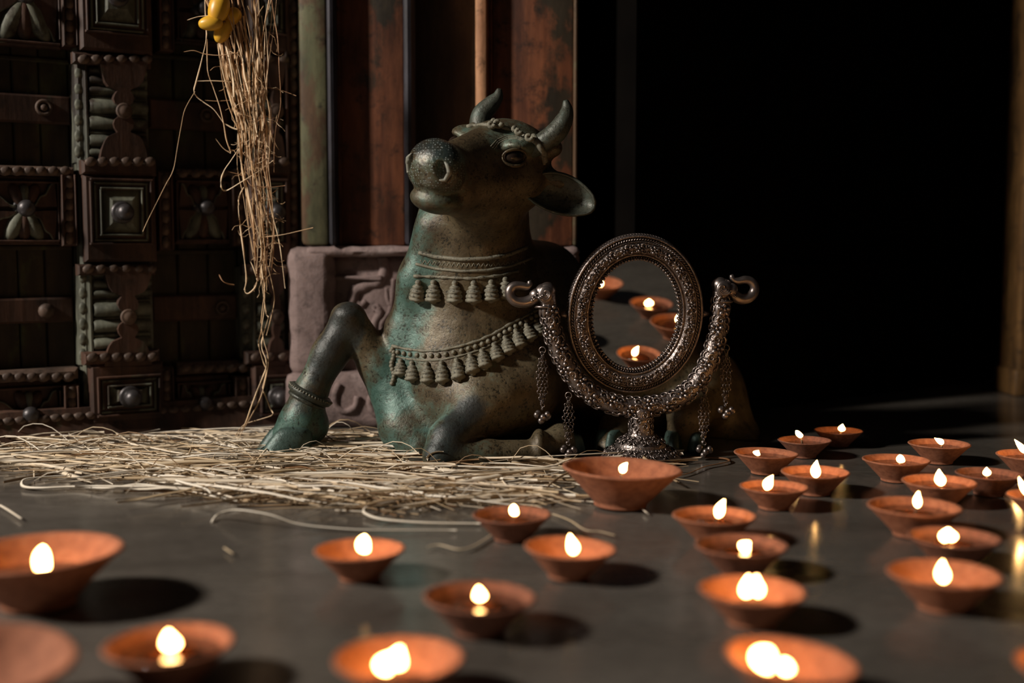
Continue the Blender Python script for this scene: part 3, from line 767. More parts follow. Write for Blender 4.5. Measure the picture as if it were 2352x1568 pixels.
dots = np.clip((hl[:, 1] - .126) / .008, 0, 1) * np.clip((hl[:, 2] + .036) / .004, 0, 1)
for nm, arr in (('pat', pat), ('blk', np.clip(blk_, 0, 1)), ('dots', dots)):
    a_ = me.attributes.new(nm, 'FLOAT', 'POINT'); a_.data.foreach_set('value', arr.astype(np.float32))
body = bpy.data.objects.new('body', me); COL.objects.link(body); body.parent = bull
BV = BVHTree.FromPolygons([Vector(v) for v in VTS], [tuple(int(i) for i in f) for f in FCS])
CAMP = Vector((0, 0, H))
def hit(px, py, lift=0.0):
    r = ray(px, py).normalized(); q, n, i, d = BV.ray_cast(CAMP, r)
    if q is None or d > 1.95: return None, None
    if n.dot(r) > 0: n = -n
    return q + n * lift, n
def strip(name, pts, rad, mat, parent=bull, n=6, lift=0.0, step=6.0, mb=None, twist=0, flat=1.0):
    q = []
    for (x0, y0), (x1, y1) in zip(pts[:-1], pts[1:]):
        m_ = max(1, int(math.hypot(x1 - x0, y1 - y0) / step))
        for k in range(m_): q.append((x0 + (x1 - x0) * k / m_, y0 + (y1 - y0) * k / m_))
    q.append(pts[-1]); hp = []
    for x, y in q:
        h, nn = hit(x, y, lift)
        if h is not None and (not hp or (h - hp[-1]).length < .03): hp.append(h)
    if len(hp) < 2: return None
    rr = [rad * (1 + (.28 * math.sin(i * twist) if twist else 0)) for i in range(len(hp))]
    m2 = mb or MB(); m2.tube(hp, rr, n, flat=flat)
    return m2 if mb is not None else obj(name, m2, MAT[mat], parent)
# collar ridges with an engraved zigzag
strip('collar', [(962, 580), (1000, 590), (1060, 596), (1120, 594), (1170, 584), (1210, 568)], .0030, 'bronze_relief')
strip('collar', [(955, 606), (1000, 617), (1060, 623), (1120, 621), (1175, 610), (1222, 592)], .0022, 'bronze_relief')
zz = []
for i in range(44): zz.append((965 + i * 5.6, (600 + 8 * math.sin(math.pi * i / 44)) + (6 if i % 2 else -4)))
strip('engraved_zigzag', zz, .0007, 'bronze_relief', step=3)
strip('collar', [(950, 634), (1000, 636), (1080, 640), (1140, 634), (1190, 622)], .0022, 'bronze_relief', twist=1.3)
# bells
def bell_mesh():
    prof = [(.0012, .0300), (.0028, .0285), (.0034, .0255), (.0026, .0235), (.0046, .0220), (.0060, .0195), (.0048, .0180), (.0070, .0160), (.0080, .0135), (.0066, .0118),
            (.0082, .0095), (.0086, .0070), (.0074, .0056), (.0092, .0040), (.0088, .0012), (.0072, .0002), (.0034, -.0012), (.0026, -.0032), (.0006, -.0038)]
    return MB().lathe((0, 0, 0), prof, 14, wob=lambda a, r, z: 1 + .05 * math.sin(a * 8) if z < .012 else 1)
bellp = None
def bell(px, py0, py1, lean=0, sc=1.0):
    global bellp
    top, n0 = hit(px, py0); botm, n1 = hit(px + lean, py1)
    if top is None or botm is None: return
    ax = (top - botm); ln = ax.length; ax.normalize(); nn = ((n0 + n1) / 2).normalized()
    R = frame_rot(ax.cross(nn), ax).to_quaternion(); s_ = ln / .031
    loc = botm + nn * .0030
    if bellp is None:
        bellp = obj('bell', bell_mesh(), MAT['bronze_relief']); o = bellp; o.parent = bull; o.rotation_mode = 'QUATERNION'
        o.location = loc - root_off(bull); o.rotation_quaternion = R; o.scale = (sc * .92, sc * .92, s_)
    else: share(bellp, 'bell', bull, loc, R, (sc * .92, sc * .92, s_))
for (x, y0, y1, l) in ((998, 640, 692, 0), (1046, 642, 694, 0), (1088, 642, 694, 0), (1127, 640, 690, 0), (1158, 634, 682, 2), (962, 640, 688, -3)):
    bell(x, y0, y1, l, 1.40)
gar = [(900, 800), (935, 808), (975, 812), (1015, 810), (1060, 800), (1100, 788), (1135, 772), (1165, 754), (1195, 738), (1225, 722), (1250, 712)]
strip('garland_cord', [(x, y - 6) for x, y in gar], .0021, 'bronze_relief', twist=1.4)
strip('garland_cord', [(x, y + 16) for x, y in gar], .0014, 'bronze_relief', twist=1.4)
beadp = None
for i in range(26):
    t = i / 25 * (len(gar) - 1); k = min(int(t), len(gar) - 2); f_ = t - k
    x = gar[k][0] * (1 - f_) + gar[k + 1][0] * f_; y = gar[k][1] * (1 - f_) + gar[k + 1][1] * f_
    q, nn = hit(x, y + 5, .001)
    if q is None: continue
    if beadp is None:
        beadp = obj('garland_bead', MB().sphere((0, 0, 0), (.0034, .0034, .0034), 9, 6), MAT['bronze_relief']); beadp.parent = bull; beadp.location = q - root_off(bull)
    else: share(beadp, 'garland_bead', bull, q)
for (x, y0, y1, l) in ((925, 822, 862, 0), (952, 826, 874, 2), (985, 828, 878, 3), (1018, 826, 878, 4), (1052, 820, 872, 6), (1082, 810, 858, 8), (1108, 800, 846, 9), (1135, 786, 828, 11), (1160, 770, 812, 12), (1184, 754, 798, 13), (1207, 742, 782, 14), (1228, 732, 768, 14)):
    bell(x - 3, y0, y1, l, 1.22)
# beaded edge of the chest cloth at the left profile
for i in range(11):
    q, nn = hit(902 + 3 * math.sin(i), 800 + i * 8 if i < 6 else 800 + i * 8, .0005)
    if q is not None: share(beadp, 'garland_bead', bull, q)
# head band, horn ropes, brow, eyes, nostril rims, eyelids
strip('head_band', [(1072, 292), (1105, 286), (1150, 291), (1195, 306), (1228, 328), (1246, 352), (1250, 378)], .0030, 'bronze_relief', twist=1.1)
for a in (0, 1, 2): strip('brow_line', [(1135 - a * 4, 342 - a * 3), (1146 - a * 2, 328 - a * 4), (1164, 319 - a * 4), (1186 + a, 318 - a * 3), (1202 + a * 3, 325 - a * 2)], .0007, 'bronze_relief')
HORN = {}
hm = MB()
def horn(pts, rads):
    q = []; rr = []
    for i in range(len(pts) - 1):
        p0 = pts[max(i - 1, 0)]; p1 = pts[i]; p2 = pts[i + 1]; p3 = pts[min(i + 2, len(pts) - 1)]
        for k in range(5):
            t = k / 5; q.append(.5 * ((2 * p1) + (p2 - p0) * t + (2 * p0 - 5 * p1 + 4 * p2 - p3) * t * t + (3 * p1 - p0 - 3 * p2 + p3) * t ** 3)); rr.append(rads[i] * (1 - t) + rads[i + 1] * t)
    q.append(pts[-1]); rr.append(rads[-1])
    mb = MB().tube(q, rr, 16); o = obj('horn', mb, MAT['bronze_dk'], bull)
    a_ = o.data.attributes.new('pat', 'FLOAT', 'POINT'); a_.data.foreach_set('value', [.05] * len(mb.v)); return o
horn([P(1112, 330, 1.615), P(1103, 290, 1.62), P(1108, 262, 1.622), P(1128, 240, 1.622), P(1143, 222, 1.62), P(1147, 203, 1.618)], [.0165, .0150, .0142, .0120, .0082, .0026])
horn([P(1218, 345, 1.528), P(1248, 326, 1.52), P(1277, 304, 1.518), P(1295, 277, 1.518), P(1302, 252, 1.52), P(1299, 230, 1.52)], [.0120, .0132, .0138, .0118, .0080, .0030])
mb = MB()
for c_, ax, R1 in ((P(1238, 334, 1.522), Vector((.8, -.05, .5)), .0135), (P(1104, 292, 1.62), Vector((0, 0, 1)), .0150)):
    obj('horn_ring', MB().torus(c_, R1, .0040, ax, 26, 8), MAT['bronze_relief'], bull)

strip('ribbon_end', [(1236, 330), (1246, 352), (1252, 372)], .0045, 'bronze_relief')
for c_ in ((1135, 280), (1128, 287), (1143, 284), (1183, 297), (1190, 303), (1215, 316)):
    q, nn = hit(c_[0], c_[1] + 10)
    base = q if q is not None else P(c_[0], c_[1], 1.58)
    s_ = 6 + 5 * rnd.random(); mb = MB()
    mb.tube([P(c_[0] + s_ * math.cos(a) * (1 - a / 9), c_[1] + s_ * math.sin(a) * (1 - a / 9) - 2, base.y - .003) for a in [i * .55 for i in range(11)]], [.0036 - .00015 * i for i in range(11)], 7)
    obj('crown_curl', mb, MAT['bronze_relief'], bull)
# eye
for sg in (1, -1):
    ec = L(sg * .0475, .050, .0095); en = (HS * sg * .83 + HF * .5 + HU * .14).normalized()
    Re = frame_rot(HF, en)
    obj('eye', MB().sphere(ec, (.0135, .0092, .0085), 18, 10, Re), MAT['eye'], bull)
    for s2 in ((1, -1) if sg > 0 else ()):
        pts = [ec + Re @ Vector((math.cos(a) * .0165, s2 * math.sin(a) * (.0115 if s2 > 0 else .0095), .0062 - .004 * math.cos(a) ** 2)) for a in [math.pi * i / 14 for i in range(15)]]
        obj('eyelid', MB().tube(pts, [.0010 + .0012 * math.sin(math.pi * i / 14) for i in range(15)], 7), MAT['bronze'], bull)
    pts = [L(sg * (.0245 + .0075 * math.cos(a)), .1705 - .006 * abs(math.cos(a)), -.008 + .0115 * math.sin(a)) for a in [math.radians(-75 + 13 * i) for i in range(12)]]
    nr = [BV.find_nearest(p)[0] + (HF * .0004) for p in pts]
    obj('nostril_wing', MB().tube(nr, [.0006 + .0026 * math.sin(math.pi * i / 11) for i in range(12)], 7), MAT['cream'], bull)
# ears
def ear(root, tip, upv, sc=1.0):
    root = Vector(root); tip = Vector(tip); ax = tip - root; ln = ax.length; ax.normalize()
    fr = (Vector((0, -1, .12))); fr = (fr - ax * fr.dot(ax)).normalized(); up = fr.cross(ax); up = -up if up.dot(Vector(upv)) < 0 else up
    mb = MB(); n, m_ = 22, 14; vs = []
    prof = lambda t: .0225 * sc * (math.sin(math.pi * min(1, t * .93 + .05)) ** .62) + .003
    for side in (0, 1):
        for i in range(n + 1):
            t = i / n; w_ = prof(t) if t < .98 else .0045
            for j in range(m_ + 1):
                s_ = -1 + 2 * j / m_; cup = (1 - s_ * s_) * w_ * .62
                p = root + ax * ln * t + up * (s_ * w_) - fr * cup + up * (-.012 * t * t) * sc
                p += fr * (.0012 if side == 0 else -.0028)
                vs.append(p)
    k = (n + 1) * (m_ + 1); fs = []
    for i in range(n):
        for j in range(m_):
            a = i * (m_ + 1) + j; fs.append((a, a + 1, a + m_ + 2, a + m_ + 1)); fs.append((k + a, k + a + m_ + 1, k + a + m_ + 2, k + a + 1))
    for i in range(n):
        for j in (0, m_):
            a = i * (m_ + 1) + j; b_ = a + m_ + 1; fs.append((a, b_, k + b_, k + a))
    for j in range(m_):
        for i in (0, n):
            a = i * (m_ + 1) + j; fs.append((a, a + 1, k + a + 1, k + a))
    mb.add(vs, fs)
    edge = [vs[i * (m_ + 1)] for i in range(n + 1)] + [vs[(n) * (m_ + 1) + j] for j in range(1, m_)] + [vs[i * (m_ + 1) + m_] for i in range(n, -1, -1)]
    mb.tube(edge, .0022, 6)
    o = obj('ear', mb, MAT['bronze_dk'], bull)
    a_ = o.data.attributes.new('pat', 'FLOAT', 'POINT'); a_.data.foreach_set('value', [.0] * len(mb.v)); return o
ear(P(1210, 430, 1.535), P(1368, 450, 1.53), (0, 0, 1))
# anklet
aa = P(712, 905, 1.60); axl = (P(762, 815, 1.606) - P(700, 935, 1.60)).normalized()
mb = MB().torus(aa, .0262, .0062, axl, 40, 10); mb.torus(aa - axl * .009, .0250, .0030, axl, 40, 8)
o = obj('anklet', mb, MAT['bronze_dk'], bull)
mb = MB(); e1 = axl.orthogonal().normalized(); e2 = axl.cross(e1)
for i in range(46):
    a = 2 * math.pi * i / 46; mb.sphere(aa + (e1 * math.cos(a) + e2 * math.sin(a)) * .0318 + axl * .002, .0016, 6, 4)
obj('anklet_beading', mb, MAT['bronze_relief'], bull)
# hooves
def hoof(c, fwd, w_, ln, ht, lean=0.0, side=None):
    fwd = Vector(fwd).normalized(); sd = fwd.cross(Vector((0, 0, 1))).normalized()
    for sg in (-1, 1):
        mb = MB(); vs = []; n = 14
        for (zz_, k) in ((0.0, 1.0), (.25, .99), (.55, .90), (.85, .78), (1.0, .66), (1.08, .45)):
            for i in range(n):
                a = 2 * math.pi * i / n; x = math.cos(a); y = math.sin(a)
                ww = w_ * .5 * (y * .5) ; l = ln * (.5 * x * (1.15 if x > 0 else .9))
                p = Vector(c) + fwd * (l * k - (1 - k) * 0 - zz_ * ln * lean) + sd * (sg * (w_ * .26 + .0008) + ww * k) + Vector((0, 0, .0006 + ht * zz_))
                vs.append(p)
        fs = [(j * n + i, j * n + (i + 1) % n, (j + 1) * n + (i + 1) % n, (j + 1) * n + i) for j in range(5) for i in range(n)] + [tuple(range(n - 1, -1, -1)), tuple(5 * n + i for i in range(n))]
        mb.add(vs, fs); o = obj('hoof', mb, MAT['bronze_dk'], bull)
        a_ = o.data.attributes.new('pat', 'FLOAT', 'POINT'); a_.data.foreach_set('value', [.45] * len(mb.v))
hc = P(655, 1040, 1.585); hoof((hc.x, 1.585, 0), (-.93, -.36, 0), .060, .066, .036, .22)
hc = P(1572, 1040, 1.605); hoof((hc.x, 1.608, 0), (-.08, -1, 0), .056, .056, .026, .02)
hc = P(1308, 1040, 1.58); hoof((hc.x, 1.58, 0), (.9, .3, 0), .034, .034, .026, .0)
hc = P(1400, 1040, 1.60); hoof((hc.x, 1.60, 0), (-.7, -.7, 0), .034, .034, .028, .0)
# ================================================================ oval mirror on a stand
YM = 1.530
mir = empty('table_mirror', (P(1470, 1060, YM).x, YM, 0), 'tarnished silver oval tilting mirror on elephant armed pedestal stand', 'mirror')
pv = P(1459, 722, YM); TILT = math.radians(8.0); YAW = math.radians(7.5)
def PM(px, py, dy=0.0): return P(px, py, YM + dy + (px - 1459) * YM / F * math.tan(YAW))
RF = Matrix.Rotation(YAW, 3, 'Z') @ Matrix.Rotation(TILT, 3, 'X')   # local x right, y away from the viewer, z up; leaning forward
def FL(x, z, fwd): return pv + RF @ Vector((x, -fwd, z))
AO_, BO_ = .0900, .1050
def ering(mb, prof, n=96, wave=None):
    """sweep (inset, forward) profile round the oval"""
    vs = []
    for i in range(n):
        a = 2 * math.pi * i / n
        nx_, nz_ = math.cos(a) / AO_, math.sin(a) / BO_; l = math.hypot(nx_, nz_); nx_ /= l; nz_ /= l
        for (e, h) in prof:
            hh = h + (wave(i, e) if wave else 0)
            vs.append(FL(AO_ * math.cos(a) - nx_ * e, BO_ * math.sin(a) - nz_ * e, hh))
    m_ = len(prof)
    fs = [(i * m_ + j, i * m_ + j + 1, ((i + 1) % n) * m_ + j + 1, ((i + 1) % n) * m_ + j) for i in range(n) for j in range(m_ - 1)]
    return mb.add(vs, fs)
def opt(t, e, h=0.0):
    """point at arc parameter t (0..1), inset e, forward h"""
    a = 2 * math.pi * t; nx_, nz_ = math.cos(a) / AO_, math.sin(a) / BO_; l = math.hypot(nx_, nz_)
    return FL(AO_ * math.cos(a) - nx_ / l * e, BO_ * math.sin(a) - nz_ / l * e, h)
NF = RF @ Vector((0, -1, 0))
mb = MB(); ering(mb, [(.0330, -.010), (.004, -.012), (0, -.009), (0, .004), (.0012, .0062), (.0030, .0062), (.0034, .0040), (.0080, .0040), (.0084, .0056), (.0098, .0056), (.0104, .0030), (.0130, .0075),
                       (.0165, .0096), (.0200, .0090), (.0228, .0060), (.0236, .0032), (.0246, .0040), (.0262, .0050), (.0274, .0040), (.0280, .0024), (.0310, .0020), (.0322, .0008), (.0330, -.010)], 120)
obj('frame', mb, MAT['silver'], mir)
mb = MB()
for i in range(150):
    t = i / 150; p = opt(t, .0056, .0046); q = opt(t + .007, .0082, .0046); r_ = opt(t - .002, .0036, .0046)
    mb.tube([r_, p + NF * .0008, q], [.0004, .0011, .0004], 5)
obj('rope_border', mb, MAT['silver_plain'], mir)
mb = MB()
for i in range(150):
    t = i / 150; mb.tube([opt(t, -.0004, -.006), opt(t + .004, -.0008, -.001), opt(t, -.0004, .003)], [.0003, .0008, .0003], 4)
obj('outer_milling', mb, MAT['silver_plain'], mir)
mb = MB()
for i in range(84):
    mb.sphere(opt(i / 84, .0318, .0028), .0022, 7, 5)
obj('bead_border', mb, MAT['silver_plain'], mir)
mb = MB()
for i in range(110): 
    t = i / 110; mb.tube([opt(t, .0282, .0034), opt(t + .003, .0292, .0044), opt(t + .001, .0304, .003)], [.0003, .0009, .0003], 5)
obj('inner_fluting', mb, MAT['silver_plain'], mir)
def rosette(c, nrm, xa, r, parent, k=5, mat='silver_plain', name='rosette'):
    nrm = Vector(nrm).normalized(); R = frame_rot(xa, nrm); mb = MB()
    for i in range(k):
        a = 2 * math.pi * i / k; d = R @ Vector((math.cos(a), math.sin(a), 0))
        mb.sphere(Vector(c) + d * r * .60, (r * .42, r * .33, r * .30), 8, 5, frame_rot(d, nrm))
    mb.sphere(Vector(c) + nrm * r * .12, r * .24, 8, 5)
    return obj(name, mb, MAT[mat], parent)
def spiral(mb, c, nrm, xa, r, turns=1.5, hand=1, rad=.0009, tail=None):
    R = frame_rot(xa, nrm); q = []; n = 16
    for i in range(n):
        t = i / (n - 1); a = hand * turns * 2 * math.pi * (1 - t); rr_ = r * (.12 + .88 * t)
        q.append(Vector(c) + R @ Vector((rr_ * math.cos(a), rr_ * math.sin(a), r * .12)))
    mb.tube(q, [rad * (.6 + .6 * i / n) for i in range(n)], 5)
sm = MB()
for i in range(22):
    t = (i + .5) / 22; c = opt(t, .0165, .0098); tn = (opt(t + .01, .0165, .0098) - c)
    rosette(c, NF, tn, .0060, mir)
    for s_, e in ((1, .0140), (-1, .0200)):
        for dt, hd in ((.014, 1), (.0285, -1)):
            spiral(sm, opt(t + dt + (.004 if s_ > 0 else 0), e, .0088), NF + (0, 0, 0) if False else NF, tn, .0040, 1.2, hd * s_, .0011)
    sm.tube([opt(t + .012, .0165, .0098), opt(t + .018, .0150, .0098), opt(t + .024, .0180, .0098), opt(t + .032, .0165, .0098)], .0008, 5)
obj('scrollwork', sm, MAT['silver_plain'], mir)
# glass and back
mb = MB(); n = 96; vs = [FL((AO_ - .0325) * math.cos(2 * math.pi * i / n), (BO_ - .0325) * math.sin(2 * math.pi * i / n), .0006) for i in range(n)]
mb.add(vs + [v - NF * .003 for v in vs], [tuple(range(n)), tuple(range(2 * n - 1, n - 1, -1))] + [(i, n + i, n + (i + 1) % n, (i + 1) % n) for i in range(n)])
obj('mirror_glass', mb, MAT['glass'], mir, smooth=False, label='reflecting oval mirror glass')
mb = MB(); vs = [FL((AO_ - .002) * math.cos(2 * math.pi * i / n), (BO_ - .002) * math.sin(2 * math.pi * i / n), -.0095) for i in range(n)]
mb.add(vs + [v - NF * .002 for v in vs], [tuple(range(n)), tuple(range(2 * n - 1, n - 1, -1))] + [(i, n + i, n + (i + 1) % n, (i + 1) % n) for i in range(n)])
obj('back_plate', mb, MAT['silver_plain'], mir, smooth=False)
# pivots
for sg in (-1, 1):
    c = FL(sg * .0900, 0, -.002); mb = MB().tube([c, c + RF @ Vector((sg * .0035, 0, 0)), c + RF @ Vector((sg * .012, 0, 0))], [.0050, .0042, .0020], 12)
    obj('pivot_screw', mb, MAT['silver_plain'], mir)
# U-shaped arms
def spl(pts, sub=6):
    q = []
    for i in range(len(pts) - 1):
        p0 = pts[max(i - 1, 0)]; p1 = pts[i]; p2 = pts[i + 1]; p3 = pts[min(i + 2, len(pts) - 1)]
        for k in range(sub):
            t = k / sub; q.append(.5 * ((2 * p1) + (p2 - p0) * t + (2 * p0 - 5 * p1 + 4 * p2 - p3) * t * t + (3 * p1 - p0 - 3 * p2 + p3) * t ** 3))
    q.append(pts[-1]); return q
apx = [(1256, 672), (1261, 715), (1268, 755), (1280, 795), (1300, 838), (1330, 880), (1370, 912), (1415, 929), (1465, 934), (1515, 929), (1560, 912), (1598, 880), (1624, 838), (1640, 795), (1650, 755), (1654, 715), (1656, 668)]
ap = spl([PM(x, y) for x, y in apx]); na = len(ap)
ar = [.0108 + .0016 * math.sin(math.pi * i / (na - 1)) for i in range(na)]
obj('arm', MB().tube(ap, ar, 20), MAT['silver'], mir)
sm = MB(); cum = [0]
for a, b_ in zip(ap[:-1], ap[1:]): cum.append(cum[-1] + (b_ - a).length)
def arc(s_):
    for i in range(na - 1):
        if cum[i + 1] >= s_: 
            t = (s_ - cum[i]) / (cum[i + 1] - cum[i]); return ap[i].lerp(ap[i + 1], t), (ap[i + 1] - ap[i]).normalized(), ar[i]
    return ap[-1], (ap[-1] - ap[-2]).normalized(), ar[-1]
tot = cum[-1]; nR = 16
for i in range(nR):
    s_ = .024 + (tot - .048) * i / (nR - 1); c, tg, r_ = arc(s_)
    fw = Vector((0, -1, 0)); sd = tg.cross(fw).normalized()
    ph = .35 * (1 if i % 2 else -1); nn = (fw * math.cos(ph) + sd * math.sin(ph))
    rosette(c + nn * r_ * .92, nn, tg, .0098, mir)
    for ph2, hd in ((-1.15, 1), (1.15, -1), (-.62, 1), (.62, -1), (0, 1)):
        for ds in ((.0, .010) if abs(ph2) > 1 else (.0115,)):
            c2, t2, r2 = arc(min(tot - .004, s_ + ds)); nn2 = fw * math.cos(ph2) + sd * math.sin(ph2)
            spiral(sm, c2 + nn2 * r2 * .97, nn2, t2, .0058, 1.15, hd, .0014)
obj('arm_scrollwork', sm, MAT['silver_plain'], mir)
# elephant heads with raised trunks
def elephant(sg, hx, hy, trunk):
    g_ = MB(); c = PM(hx, hy)
    g_.sphere(c, (.0140, .0115, .0130), 18, 12); g_.sphere(c + Vector((sg * .010, -.001, -.002)), (.010, .0095, .0095), 14, 10)
    g_.sphere(c + Vector((-sg * .004, 0, .004)), (.011, .012, .011), 14, 10)
    g_.torus(PM(hx, hy + 30), .0118, .0018, (0, 0, 1), 22, 6)
    hd = obj('elephant_head', g_, MAT['silver_plain'], mir)
    tp = spl([PM(x, y) for x, y in trunk], 5); n_ = len(tp)
    rr = [.0058 * (1 - i / (n_ - 1)) ** .5 + .0022 for i in range(n_)]; rr[-1] = .0015
    obj('trunk', MB().tube(tp, rr, 14), MAT['silver_plain'], hd)
    e_ = MB(); ec = PM(hx - sg * 2, hy - 2) + Vector((0, -.0125, 0))
    for k in range(3):
        spiral(e_, ec, (0, -1, 0), (sg, 0, -.5), .0105 - .0028 * k, .85, -sg, .0016)
    e_.sphere(ec + Vector((0, .002, -.002)), (.0095, .003, .0115), 14, 8)
    obj('ear', e_, MAT['silver_plain'], hd)
    t_ = MB()
    for k in range(9): 
        f_ = k / 8; p = tp[0].lerp(tp[min(5, n_ - 1)], f_) + Vector((0, -.0085, .002 * math.sin(k * 2)))
        t_.sphere(p, .0019, 7, 5)
    obj('headband_beads', t_, MAT['silver_plain'], hd)
    return hd
elephant(-1, 1250, 674, [(1238, 676), (1222, 688), (1204, 694), (1186, 692), (1174, 682), (1171, 668), (1180, 657), (1196, 656), (1210, 658), (1217, 652), (1215, 644)])
elephant(1, 1660, 662, [(1674, 664), (1686, 678), (1702, 686), (1718, 684), (1730, 674), (1733, 660), (1726, 647), (1712, 642), (1697, 645), (1684, 642), (1680, 630)])
# leaf collar under the heads
for cx in (1258, 1655):
    lf = MB()
    for i in range(9):
        a = 2 * math.pi * i / 9; d = Vector((math.cos(a), math.sin(a), 0)); c = PM(cx, 712) + d * .0102
        lf.sphere(c, (.0042, .0022, .0090), 8, 6, frame_rot(d.cross(Vector((0, 0, 1))), Vector((0, 0, 1))))
    obj('leaf_collar', lf, MAT['silver_plain'], mir)
# pedestal
bc = P(1471, 1060, YM); bc.z = 0; s1 = lambda py: P(1471, py, YM).z
prof = [(.0530, .0006), (.0540, .003), (.0520, .007), (.0480, .0115), (.0400, .0160), (.0345, .0185), (.0330, .0200), (.0335, .0220), (.0300, .0265), (.0250, .0300), (.0190, .0325), (.0175, .0345), (.0162, .037), (.0155, .045), (.0150, .056), (.0140, .064), (.0146, .068), (.0120, .0720)]
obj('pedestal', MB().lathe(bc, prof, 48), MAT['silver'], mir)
pt = MB()
for ring, (rr_, zz_, n_, sz) in enumerate(((.0470, .0135, 30, .0058), (.0380, .0185, 26, .0048), (.0290, .0290, 20, .0052), (.0210, .0335, 16, .004))):
    for i in range(n_):
        a = 2 * math.pi * (i + .5 * (ring % 2)) / n_; d = Vector((math.cos(a), math.sin(a), 0)); nn = (d + Vector((0, 0, .9))).normalized()
        spiral(pt, bc + d * rr_ + Vector((0, 0, zz_)), nn, d, sz * .8, 1.2, 1 if i % 2 else -1, .0010)
obj('pedestal_scrollwork', pt, MAT['silver_plain'], mir)
for (py, r_) in ((958, .0150), (1018, .0165)):
    obj('stem_ring', MB().torus((bc.x, YM, s1(py)), r_, .0016, (0, 0, 1), 30, 8), MAT['silver_plain'], mir)
st = MB()
for j in range(4):
    for i in range(7):
        a = 2 * math.pi * (i + .5 * (j % 2)) / 7; d = Vector((math.cos(a), math.sin(a), 0))
        spiral(st, Vector((bc.x, YM, .040 + .0075 * j)) + d * .0155, d, (0, 0, 1), .0046, 1.3, 1 if (i + j) % 2 else -1, .0010)
obj('stem_scrollwork', st, MAT['silver_plain'], mir)
# hanging chains with bead clusters
for (x, y0, y1, yc) in ((1246, 808, 935, 955), (1306, 912, 1020, 1035), (1618, 898, 1020, 1034), (1668, 803, 928, 944)):
    top = PM(x, y0 - 4, -.004); ch = MB().torus(top, .0042, .0007, (.3, 1, 0), 16, 6)
    r0 = obj('chain', ch, MAT['silver_plain'], mir)
    k_ = MB(); zt_ = top.z - .004; ze = PM(x, yc - 8).z; nl = int((zt_ - ze) / .0042)
    for s_ in (-1, 0, 1):
        for i in range(nl):
            t = i / nl; w_ = s_ * (.0055 * math.sin(math.pi * min(1, t * 1.15)) ** .7)
            k_.torus((top.x + w_ + .0006 * math.sin(i * 2.1 + s_), top.y + .002 * s_, zt_ - .0042 * i), .0021, .00055, (1, .2, 0) if i % 2 else (.15, 1, 0), 8, 4, (1, 1.25))
    obj('chain_links', k_, MAT['silver_plain'], r0)
    bp = PM(x, yc, -.004)
    for i in range(9):
        a = i * 2.39; rr_ = .0076 if i < 6 else .004; zz_ = .003 * math.sin(i * 1.7) - (.004 if i >= 6 else 0)
        obj('bead', MB().sphere(bp + Vector((rr_ * math.cos(a), rr_ * .8 * math.sin(a), zz_)), (.0040, .0040, .0044), 10, 8), MAT['silver_plain'], r0)
# ================================================================ clay oil lamps
def bowl_mesh(seed, spout=0.0):
    r_ = random.Random(seed); ph = [r_.random() * 6.28 for _ in range(4)]; sa = r_.random() * 6.28
    def wob(a, r, z):
        k = 1 + .012 * math.sin(2 * a + ph[0]) + .008 * math.sin(3 * a + ph[1]) + .005 * math.sin(5 * a + ph[2])
        if spout: k += spout * max(0, math.cos(a)) ** 10 * (z / .33) ** 2
        return k
    prof = [(.001, .0), (.200, .0), (.222, .006), (.226, .022), (.222, .035), (.250, .062), (.300, .115), (.360, .180), (.420, .243), (.462, .288), (.482, .306), (.500, .318), (.504, .328), (.497, .338),
            (.482, .340), (.464, .330), (.440, .300), (.400, .250), (.350, .195), (.290, .140), (.220, .095), (.140, .068), (.001, .060)]
    return MB().lathe((0, 0, 0), prof, 56, wob=wob)
def flame_mesh(v=0):
    prof = [(.02, 0), (.26, .06), (.42, .16), (.50, .28), (.49, .42), (.40, .58), (.27, .74), (.14, .88), (.04, .98), (.004, 1.0)]
    if v == 1: prof = [(.02, 0), (.20, .05), (.36, .14), (.46, .26), (.49, .38), (.46, .50), (.36, .64), (.22, .80), (.09, .93), (.004, 1.0)]
    if v == 2: prof = [(.02, 0), (.30, .05), (.45, .15), (.50, .30), (.50, .50), (.44, .68), (.33, .82), (.20, .92), (.08, .98), (.004, 1.0)]
    m_ = MB().lathe((0, 0, 0), prof, 18); b_ = (0.0, .22, -.10)[v]
    m_.v = [(x + b_ * z * z - b_ * .3 * z + .05 * math.sin(5 * z + v), y, z) for x, y, z in m_.v]
    return m_
BOWLS = {}; FMS = {}; OILM = None; WM = None
NL = 0
